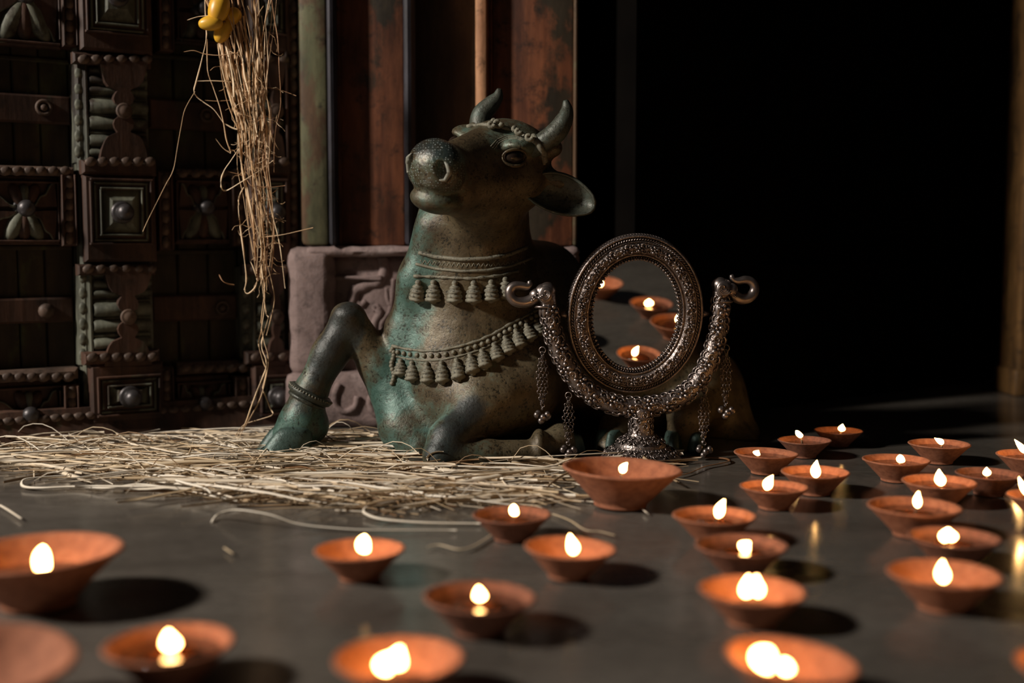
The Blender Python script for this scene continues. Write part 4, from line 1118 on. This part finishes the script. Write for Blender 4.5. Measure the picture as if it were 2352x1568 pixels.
def lamp(px, py, wpx, flames, label, big=False, mat='clay', tilt=(0, 0), spout=0.0, group='clay oil lamps on the floor', hratio=.33, hot=1.0, oil=.255, turn=None):
    """px,py rim centre, wpx rim width; flames: list of (x, y, w, h, lean degrees)"""
    global OILM, WM, NL
    NL += 1
    Z = H * F / (py - 560 + hratio * wpx); c = G(px, py, 0)
    # ground point under the rim centre: solve on the rim plane
    Dm = wpx * Z / F
    for _ in range(6):
        rc = G(px, py, hratio * Dm); Dm = wpx * (rc.y * CP + (H - hratio * Dm) * SP) / F
    t = empty('oil_lamp', (rc.x, rc.y, 0.0), label, 'lamp', group)
    R = (Matrix.Rotation(math.radians(tilt[0]), 3, 'Y') @ Matrix.Rotation(math.radians(tilt[1]), 3, 'X'))
    lift = .20 * Dm * max(abs(math.sin(math.radians(tilt[0]))), abs(math.sin(math.radians(tilt[1])))) + .0004
    Rz = Matrix.Rotation(turn if turn is not None else NL * 2.3, 3, 'Z')
    key = (NL % 4, spout, mat)
    if key not in BOWLS:
        o = obj('bowl', bowl_mesh(11 + NL, spout), MAT[mat]); BOWLS[key] = o; b_ = o
    else: b_ = BOWLS[key].copy(); COL.objects.link(b_)
    b_.parent = t; b_.rotation_mode = 'QUATERNION'; b_.rotation_quaternion = (R @ Rz).to_quaternion(); b_.location = (0, 0, lift); b_.scale = (Dm, Dm, Dm * hratio / .33)
    zo = oil * hratio / .33; ro = .06 + (np.interp(oil, [.06, .068, .095, .14, .195, .25, .30], [0, .14, .22, .29, .35, .40, .44]))
    if OILM is None: o = OILM = obj('oil', MB().lathe((0, 0, 0), [(.001, -.01), (.95, -.01), (.995, -.001), (1, 0), (.5, 0), (.001, 0)], 40), MAT['oil'])
    else: o = OILM.copy(); COL.objects.link(o)
    ro = float(ro - .055)
    o.parent = t; o.location = (0, 0, lift + zo * Dm); o.scale = (ro * Dm, ro * Dm, Dm)
    for (fx, fy, fw, fh, lean) in flames:
        Yf = rc.y; fz = P(fx, fy + fh / 2, Yf); 
        # keep the flame inside the bowl
        dx = fz.x - rc.x; m_ = .44 * Dm
        W_, H_ = M(fw, Yf), M(fh, Yf)
        la = math.radians(lean); ax = Vector((math.sin(la), 0, math.cos(la)))
        base = P(fx, fy, Yf) - ax * H_ / 2
        sc = (W_ / 1.0 * 1.0, W_ * .8, H_)
        Rq = frame_rot((1, 0, 0), ax).to_quaternion()
        vv = int(fx) % 3
        if vv not in FMS:
            f_ = FMS[vv] = obj('flame', flame_mesh(vv), MAT['flame']); a_ = f_.data.attributes.new('hot', 'FLOAT', 'POINT')
            a_.data.foreach_set('value', [1.0] * len(f_.data.vertices))
        else: f_ = FMS[vv].copy(); COL.objects.link(f_)
        f_.parent = t; f_.rotation_mode = 'QUATERNION'; f_.rotation_quaternion = Rq; f_.location = base - Vector(t.location); f_.scale = sc
        # cotton wick from the oil to the flame
        wb_ = Vector((rc.x * .4 + base.x * .6, rc.y + .002, lift + zo * Dm * .9)); 
        wt = base + ax * H_ * .16
        mb = MB().tube([wb_, wb_.lerp(wt, .5) + Vector((0, 0, -.0005)), wt], [.0016, .0013, .0010], 6)
        obj('wick', mb, MAT['wick'], t)
    return t
lamp(1425, 1077, 268, [(1432, 1073, 20, 28, 28)], 'large clay oil lamp right in front of the mirror pedestal', big=True, spout=.03, tilt=(2, 0), turn=.0, oil=.16)
lamp(85, 1270, 372, [(98, 1285, 40, 66, 6)], 'large clay oil lamp cut by the left edge, its broad rim pointed to the right', spout=.05, tilt=(-1, 0), turn=.1, oil=.18)
lamp(-60, 1520, 440, [], 'blurred unlit pale clay bowl in the bottom left corner', mat='clay', group=None, tilt=(3, 3), oil=.08)
lamp(390, 1478, 292, [(390, 1470, 44, 46, 0)], 'smoky clay oil lamp at the bottom left with a round blurred flame')
lamp(915, 1512, 304, [(885, 1522, 44, 52, 40), (912, 1510, 44, 52, 25)], 'glowing clay oil lamp cut at the bottom centre, with a wide slanting flame', oil=.12)
lamp(825, 1262, 206, [(836, 1249, 32, 42, 8)], 'clay oil lamp standing alone below the bull statue, left of centre', oil=.14)
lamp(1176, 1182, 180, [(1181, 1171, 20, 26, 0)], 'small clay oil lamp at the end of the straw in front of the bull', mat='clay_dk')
lamp(1305, 1260, 210, [(1314, 1250, 27, 48, -10)], 'clay oil lamp with glowing orange inside, gold floor reflections to its right', tilt=(3, 0), oil=.10)
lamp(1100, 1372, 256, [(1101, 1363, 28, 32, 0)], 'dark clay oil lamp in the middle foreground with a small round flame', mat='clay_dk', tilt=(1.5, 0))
lamp(1641, 1184, 188, [(1654, 1167, 24, 46, 18)], 'clay oil lamp below the mirror with a tall leaning flame')
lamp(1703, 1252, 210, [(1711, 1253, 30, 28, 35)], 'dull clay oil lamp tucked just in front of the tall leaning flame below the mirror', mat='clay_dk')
lamp(1727, 1356, 242, [(1716, 1346, 32, 52, 12), (1738, 1346, 32, 52, -10)], 'clay oil lamp with a broad heart shaped flame in the right foreground', oil=.14, tilt=(1, 0))
lamp(1808, 1520, 306, [(1757, 1512, 60, 56, 30), (1805, 1530, 30, 34, -20)], 'clay oil lamp at the bottom right cut by the frame, with two merging flames', tilt=(5, 0), oil=.10)
lamp(1758, 1041, 144, [(1738, 1039, 19, 14, 20)], 'small clay oil lamp with a low stubby flame right of the mirror', tilt=(1, 0))
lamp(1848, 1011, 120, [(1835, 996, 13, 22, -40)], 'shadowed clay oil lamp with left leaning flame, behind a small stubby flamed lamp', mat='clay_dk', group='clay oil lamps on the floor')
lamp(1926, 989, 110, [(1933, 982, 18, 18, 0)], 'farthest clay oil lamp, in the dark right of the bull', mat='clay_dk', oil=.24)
lamp(1873, 1084, 156, [(1873, 1077, 24, 42, 0)], 'clay oil lamp with bright rim and a pointed flame, wax drip on its side', oil=.24)
lamp(1778, 1118, 153, [(1765, 1107, 24, 38, 22)], 'clay oil lamp in front of the pointed flamed one, flame at its left side')
lamp(2158, 1019, 136, [(2157, 1012, 14, 26, -55)], 'rearmost clay oil lamp of the right cluster, with a flat leaning flame')
lamp(2059, 1056, 149, [(2069, 1053, 19, 20, -10)], 'clay oil lamp with wide dark inside at the left of the right cluster', mat='clay')
lamp(2157, 1106, 166, [(2158, 1097, 26, 40, -15)], 'clay oil lamp with a plump flame, behind the thin upright flame at right')
lamp(2100, 1163, 206, [(2107, 1147, 19, 38, 0)], 'clay oil lamp with a thin upright flame in the right cluster', mat='clay')
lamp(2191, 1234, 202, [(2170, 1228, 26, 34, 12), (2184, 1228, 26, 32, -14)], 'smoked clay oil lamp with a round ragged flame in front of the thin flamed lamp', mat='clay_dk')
lamp(2168, 1317, 250, [(2164, 1313, 32, 54, -8)], 'nearest clay oil lamp of the right cluster, with an egg shaped flame', oil=.15)
lamp(2365, 1045, 145, [(2343, 1024, 15, 42, -38)], 'rear clay oil lamp cut by the right edge, long flame leaning left')
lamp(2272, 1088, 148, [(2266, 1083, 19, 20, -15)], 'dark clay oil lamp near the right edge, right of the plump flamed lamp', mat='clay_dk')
lamp(2398, 1140, 158, [(2350, 1118, 16, 52, -30)], 'clay oil lamp half cut by the right edge, with an orange leaning flame', oil=.24)
lamp(2470, 1530, 260, [(2440, 1512, 40, 60, 0)], 'blurred clay oil lamp rim in the bottom right corner')
# ================================================================ straw
def ribbon(mb, pts, w_, fold=.25, tones=None, tone=.5, tilt0=None, spin=.6, th=.00035):
    pts = [Vector(p) for p in pts]; n = len(pts); vs = []
    ph = rnd.random() * 6.28 if tilt0 is None else tilt0
    for i in range(n):
        t = (pts[min(i + 1, n - 1)] - pts[max(i - 1, 0)]); t = t.normalized() if t.length > 1e-9 else Vector((1, 0, 0))
        a = t.cross(Vector((0, 0, 1))); a = a.normalized() if a.length > .05 else Vector((1, 0, 0)); b_ = a.cross(t)
        q = ph + spin * i / n * 3; ww = w_ * (.55 + .45 * math.sin(math.pi * (i + .6) / (n + .2)) ** .6) * .5
        d = a * math.cos(q) + b_ * math.sin(q); e = b_ * math.cos(q) - a * math.sin(q)
        vs += [pts[i] - d * ww, pts[i] + e * ww * fold * 2 + e * th, pts[i] + d * ww, pts[i] + e * ww * fold * 2 * .4 - e * th]
    fs = []
    for i in range(n - 1):
        for k in range(4): fs.append((i * 4 + k, i * 4 + (k + 1) % 4, (i + 1) * 4 + (k + 1) % 4, (i + 1) * 4 + k))
    fs += [(0, 1, 2, 3), (n * 4 - 1, n * 4 - 2, n * 4 - 3, n * 4 - 4)]
    mb.add(vs, fs)
    if tones is not None: tones += [tone] * len(vs)
def put_tone(o, vals):
    a = o.data.attributes.new('tone', 'FLOAT', 'POINT'); a.data.foreach_set('value', vals if hasattr(vals, '__len__') else [vals] * len(o.data.vertices))
def straw_path(cx, cy, ang, ln, z0, n=8, curve=.12):
    q = []; a = ang; p = Vector((cx, cy, z0)); p -= Vector((math.cos(a), math.sin(a), 0)) * ln / 2; c = rnd.uniform(-curve, curve); kink = rnd.randrange(2, n - 1); kz = rnd.uniform(-.004, .006)
    for i in range(n):
        q.append(p.copy()); a += c / n + (rnd.uniform(-.5, .5) if i == kink and rnd.random() < .35 else 0)
        p = p + Vector((math.cos(a), math.sin(a), 0)) * ln / n; p.z = max(.0012, z0 + kz * math.sin(math.pi * i / n) + .0004 * math.sin(i * 1.7 + cx * 90))
    return q
def in_lit(spread=1.0):
    """random floor point in the straw litter, given in picture coordinates then put on the floor"""
    while True:
        x = rnd.uniform(-40, 1500); y = rnd.uniform(990, 1195)
        top = 1012 if x < 500 else 1000 if x < 900 else 1060
        bot = 1075 + 60 * min(1, x / 350) if x < 350 else 1140 + 30 * math.sin((x - 350) / 1150 * math.pi)
        if x > 1300: bot = 1160; top = 1075
        if not top < y < bot: continue
        if 930 < x < 1300 and y < 1076: continue
        if (G(x, y) - G(1425, 1125)).length < .085: continue
        break
    return G(x, y), x, y
mb = MB(); tn = []
for i in range(600):
    g, x, y = in_lit()
    zz0 = rnd.uniform(.001, .010)
    ribbon(mb, straw_path(g.x, g.y, rnd.gauss(.0, .55) + (math.pi if rnd.random() < .5 else 0), rnd.uniform(.05, .22), zz0), rnd.choice((.0009, .0013, .0018, .0024, .0032, .0042)), .15, tn, min(1, max(0, rnd.gauss(.12 + zz0 * 55, .26))), spin=.25)  # tone darkens towards the floor: shade inside the mat put into the colour
for i in range(500):   # crumbs and chaff
    g, x, y = in_lit()
    ribbon(mb, straw_path(g.x, g.y, rnd.uniform(0, 6.28), rnd.uniform(.012, .04), rnd.uniform(.001, .006), 4), rnd.uniform(.0010, .0022), .2, tn, rnd.random() * .6)
for i in range(60):    # wisps that stick up
    g, x, y = in_lit()
    if x > 1300: continue
    a = rnd.uniform(-.5, .5) + (math.pi if rnd.random() < .5 else 0); ln = rnd.uniform(.04, .11); hgt = rnd.uniform(.008, .030)
    ribbon(mb, [(g.x + math.cos(a) * ln * k / 6, g.y + math.sin(a) * ln * k / 6, .004 + hgt * math.sin(math.pi * k / 6 * rnd.uniform(.8, .95))) for k in range(7)], rnd.uniform(.0008, .0022), .2, tn, rnd.random())
o = obj('straw_litter', mb, MAT['straw'], kind='stuff', label='matted layer of dry pale straw on the floor in front of the carved door', cat='straw'); put_tone(o, tn)
# the stalks on top that can be told apart
def zone(x, y):
    if x < 330: return 'at the left end of the litter'
    if x < 620: return 'left of the raised hoof of the bull'
    if y < 1060 and x < 960: return 'between the raised hoof and the chest of the bull'
    if x < 960: return 'at the front edge below the raised hoof'
    if x < 1250: return 'in front of the folded knee of the bull'
    return 'beside the large lamp at the right end of the litter'
for i in range(150):
    g, x, y = in_lit(); mb = MB()
    f_ = 1.35 if y > 1050 else 1
    tone = min(1, max(.10, rnd.gauss(.72, .24))); ln = rnd.uniform(.08, .28); wd = rnd.choice((.0018, .0026, .0034, .0044))
    desc = ('pale' if tone > .66 else 'golden' if tone > .42 else 'brown') + ' straw stalk '
    desc = ('long ' if ln > .20 else 'short ' if ln < .13 else '') + ('broad ' if wd > .0040 else 'thin ' if wd < .0020 else '') + desc
    ribbon(mb, straw_path(g.x, g.y, rnd.gauss(-.04, .42) + (math.pi if rnd.random() < .5 else 0), ln, rnd.uniform(.004, .014), 10, .35), wd * f_, .2)
    lb = desc + zone(x, y)
    o = obj('straw_stalk', mb, MAT['straw'], label=lb, cat='straw', group='straw stalks ' + zone(x, y)); put_tone(o, tone)
def blade(pts, w_, label, tone=.8, z=.003, spin=.1, mat='straw', zs=None, name='loose_straw'):
    q = []
    zs = zs or [z] * len(pts); P3 = [G(x, y, zz_) for (x, y), zz_ in zip(pts, zs)]
    mb = MB(); ribbon(mb, spl(P3, 6), w_, .22, tilt0=.25, spin=spin)
    o = obj(name, mb, MAT[mat], label=label, cat='straw'); put_tone(o, tone); return o
blade([(545, 1150), (470, 1135), (400, 1122), (320, 1112), (250, 1120), (180, 1117), (100, 1120), (60, 1118), (50, 1110), (60, 1100), (110, 1095), (200, 1088), (320, 1062)], .0048, 'long pale straw blade hooked back at the left, lying alone below the litter', .95, zs=[.004, .004, .006, .009, .006, .004, .004, .004, .005, .006, .005, .004, .006])
blade([(486, 1200), (495, 1186), (515, 1176), (550, 1172), (620, 1183), (680, 1203), (760, 1213), (860, 1218), (1048, 1218)], .0048, 'long pale straw blade with a brown tip lying on bare floor above the lone lamp', .95, zs=[.001, .004, .010, .016, .014, .006, .003, .003, .003])
blade([(545, 1146), (500, 1132), (430, 1112), (380, 1104), (345, 1096), (336, 1082), (345, 1074), (400, 1080), (450, 1090), (540, 1104), (620, 1122), (720, 1152), (840, 1160)], .0052, 'pale straw blade bent in a narrow hairpin at the front edge of the litter', .9, zs=[.004, .004, .005, .006, .008, .009, .009, .008, .006, .006, .005, .003, .003])
blade([(1105, 1202), (980, 1200), (880, 1192), (842, 1180), (836, 1170), (850, 1162), (900, 1152), (940, 1142)], .0040, 'straw blade curving back in a hook just left of the small lamp by the straw', .88, zs=[.003, .003, .004, .005, .007, .008, .007, .006])
blade([(1250, 1094), (1310, 1108), (1380, 1130), (1440, 1150), (1470, 1166), (1488, 1180)], .0052, 'thick straw blade running under the large lamp towards the right', .85)
blade([(1000, 1148), (1080, 1152), (1160, 1150), (1240, 1148), (1330, 1150), (1400, 1158)], .0030, 'thin straw blade arching behind the small lamp at the end of the litter', .8)
blade([(0, 1160), (20, 1172), (50, 1192)], .0050, 'short straw blade at the left edge of the picture', .85)
blade([(982, 1256), (1010, 1252), (1050, 1262), (1080, 1258), (1110, 1242), (1130, 1228)], .0035, 'short faint straw blade on the floor below the small lamp by the straw', .55, name='loose_straw')
blade([(765, 1172), (840, 1176)], .0045, 'short flat straw piece left of the hooked blade', .85)
blade([(895, 1168), (930, 1166), (968, 1172)], .0045, 'short frayed straw piece inside the hooked blade', .85)
blade([(515, 1258), (535, 1272)], .0030, 'tiny straw scrap on bare floor left of the lone lamp', .5)
blade([(1268, 1180), (1310, 1196), (1345, 1218), (1380, 1222), (1412, 1230)], .0038, 'twisted straw wisp on the floor right of the small lamp by the straw', .5, z=.003)
blade([(1540, 1096), (1580, 1088), (1620, 1072), (1660, 1064), (1676, 1058), (1660, 1052), (1600, 1050), (1560, 1052)], .0040, 'curved brown leaf strip on the floor right of the mirror pedestal', .3, mat='straw_brown', name='dry_leaf')
b1 = blade([(1385, 1070), (1398, 1062), (1408, 1050)], .0060, 'curled dry leaf scrap behind the large lamp', .7, zs=[.002, .008, .016], name='dry_leaf')
# curled blade across the folded knee
mb = MB(); kn = [hit(x, y, .002)[0] for x, y in ((992, 1074), (985, 1062), (984, 1050), (992, 1042), (1005, 1038), (1018, 1038))]
kn = [k for k in kn if k is not None]
if len(kn) > 2:
    ribbon(mb, spl(kn, 4), .0040, .2, tilt0=.4, spin=.1); o = obj('loose_straw', mb, MAT['straw'], label='curled straw blade clinging to the folded knee of the bull statue', cat='straw'); put_tone(o, .8)

# ---------------------------------------------------------------- hanging bundle of dry grass
YB = 1.655
hb = empty('hanging_straw_bundle', P(560, -60, YB), 'bundle of dry straw hanging down in front of the carved door', 'straw bundle')
def strand(pts, w_, tone, Y=None, mat='straw_hang', spin=1.2, dy=None, mbx=None, tns=None):
    Y = YB if Y is None else Y; dy = dy if dy is not None else rnd.uniform(-.012, .012)
    P3 = [P(x, y, Y + dy + .004 * math.sin(i * 1.3 + x)) for i, (x, y) in enumerate(pts)]
    mb = mbx or MB(); ribbon(mb, spl(P3, 4), w_, .22, tns, tone, spin=spin)
    if mbx is None: o = obj('straw', mb, MAT[mat], hb); put_tone(o, tone)
HS_ = [
 ([(470, -40), (472, 40), (474, 90), (463, 140), (450, 190), (446, 208), (452, 222), (470, 236), (492, 252), (515, 284)], 2.6, .8),
 ([(476, 90), (477, 160), (490, 200), (505, 245), (514, 285), (520, 320), (530, 350)], 3.0, .6),
 ([(452, 186), (500, 186), (545, 192), (560, 214), (566, 250)], 2.0, .75),
 ([(500, 100), (508, 150), (522, 205), (540, 260), (560, 300), (570, 350), (583, 400), (600, 450), (610, 490)], 3.2, .7),
 ([(448, 210), (425, 250), (416, 290), (407, 340), (398, 390), (380, 425), (360, 465), (340, 505), (328, 532)], 1.1, .6),
 ([(550, 340), (530, 370), (515, 392), (508, 412), (508, 428), (518, 438), (550, 420), (590, 395), (628, 368)], 3.0, .95),
 ([(568, 345), (572, 380), (590, 420), (606, 470), (622, 520), (632, 560)], 3.2, .85),
 ([(620, -30), (630, 40), (638, 90), (641, 150), (645, 235), (634, 290), (630, 340), (630, 396)], 2.4, .15),
 ([(560, 430), (548, 460), (552, 520), (560, 580), (566, 640), (562, 665), (570, 674), (586, 660), (590, 640), (584, 620), (575, 600)], 3.4, .8),
 ([(568, 430), (575, 470), (588, 520), (600, 560), (600, 600), (604, 640)], 3.6, .9),
 ([(606, 380), (615, 440), (622, 480), (640, 550), (648, 600), (655, 662)], 2.2, .8),
 ([(602, 560), (600, 620), (606, 680), (612, 720), (616, 730), (604, 770), (602, 800), (612, 830), (606, 860), (590, 900), (577, 935), (560, 980), (535, 1010)], 3.6, .75),
 ([(606, 640), (608, 700), (600, 760), (594, 790), (604, 830), (612, 850), (604, 890), (606, 900), (620, 935), (626, 952), (600, 962), (560, 975), (540, 1000)], 3.2, .7),
 ([(606, 680), (600, 740), (606, 780), (616, 820), (612, 860), (600, 910), (580, 950), (560, 985), (548, 1008)], 2.6, .6),
 ([(612, 600), (625, 650), (630, 690), (620, 740), (612, 770)], 2.0, .6),
 ([(598, 545), (640, 540), (680, 532), (719, 523)], 2.2, .6),
 ([(422, 119), (445, 116), (470, 124), (505, 127), (540, 122)], 1.6, .25),
 ([(430, 46), (455, 38), (480, 36), (510, 30), (535, 22)], 2.4, .7),
 ([(524, 394), (560, 405), (575, 425), (590, 428), (620, 430), (655, 426)], 1.6, .15),
 ([(596, 200), (640, 206), (680, 220)], 1.2, .15),
 ([(605, 14), (595, 30), (588, 50), (584, 75)], 1.6, .45),
 ([(590, 216), (610, 226), (622, 246), (622, 300), (628, 330)], 1.8, .7),
 ([(516, 284), (540, 296), (565, 296), (580, 286), (600, 270)], 3.0, .9),
 ([(500, 127), (540, 126), (560, 90)], 1.2, .3), ([(470, 230), (500, 232), (532, 230)], 1.4, .25),
 ([(503, 630), (512, 645), (525, 652), (538, 654)], 3.0, .1),
 ([(495, 318), (512, 340), (530, 352)], 1.2, .6)]
for pts, wpx, tone in HS_: strand(pts, M(wpx, YB) * 1.25, tone)
def spine(y):
    return float(np.interp(y, [-40, 0, 100, 200, 300, 360, 470, 560, 700, 780], [545, 546, 562, 570, 588, 580, 594, 603, 606, 606])), float(np.interp(y, [-40, 100, 200, 300, 360, 470, 560, 700], [82, 62, 48, 38, 32, 28, 22, 8]))
for i in range(115):
    y = -40 + (rnd.random() ** 1.6) * 120 if i < 60 else rnd.uniform(0, 420); end = min(690, y + rnd.uniform(120, 420)); off_ = rnd.uniform(-1, 1); pts = []; ph = rnd.random() * 6
    drift = rnd.uniform(-.9, .9)
    while y < end:
        c, hw = spine(y); t = off_ + drift * math.sin(y / 90 + ph) * .45
        pts.append((c + hw * max(-1.2, min(1.2, t)) + rnd.uniform(-4, 4), y)); y += rnd.uniform(50, 95)
    if len(pts) > 2: strand(pts, M(rnd.choice((1.4, 2, 2.6, 3.6, 5.5)), YB) * 1.1, min(1, max(.05, rnd.gauss(.55, .28))))
mb = MB(); tn = []
for i in range(120):   # fine root hairs
    y = rnd.uniform(60, 640); c, hw = spine(y); x = c + rnd.uniform(-1, 1) * hw; a = rnd.uniform(0, 6.28); pts = [(x, y)]
    for k in range(5):
        a += rnd.uniform(-.9, .9); x += 9 * math.cos(a); y += 9 * math.sin(a) + 2; pts.append((x, y))
    strand(pts, M(.8, YB), rnd.random() * .6 + .2, mbx=mb, tns=tn)
o = obj('root_fibre', mb, MAT['straw_hang'], hb, kind='stuff'); put_tone(o, tn)
# cord the bundle hangs from, up out of the picture
obj('cord', MB().tube([P(560, -40, YB), P(556, -200, YB), P(552, -420, YB + .02)], .004, 8), MAT['straw_brown'], hb)
# yellow fruits tied into the bundle
def fruit(px, py, rx, ry, ang, label, dY=0.0):
    c = P(px, py, YB - .020 + dY); a = math.radians(ang); ax = Vector((math.cos(a), .15, math.sin(a))).normalized(); R = frame_rot((0, 1, 0), ax)
    a_, b_ = M(rx, YB), M(ry, YB); mb = MB()
    mb.lathe(c, [(b_ * math.sin(math.pi * k / 14) ** .85 * (1 - .12 * math.cos(math.pi * k / 14)) if 0 < k < 14 else .0004, -a_ * math.cos(math.pi * k / 14)) for k in range(15)], 20, R)
    f_ = obj('yellow_fruit', mb, MAT['yellow'], label=label, cat='fruit', group='yellow fruits in the hanging straw')
    t_ = R @ Vector((0, 0, 1)); obj('stem', MB().tube([c + t_ * a_ * .95, c + t_ * a_ * 1.2], [.002, .001], 6), MAT['straw_brown'], f_)
    return f_
fruit(502, 22, 36, 23, 75, 'topmost yellow fruit in the hanging straw, cut by the top edge', .002)
fruit(484, 53, 27, 17, 8, 'yellow fruit sticking out to the left of the hanging straw', -.002)
fruit(512, 70, 30, 19, 68, 'lowest yellow fruit hanging behind the straw stems', .012)
fruit(530, 40, 26, 18, 40, 'yellow fruit half hidden in the middle of the hanging straw', .018)
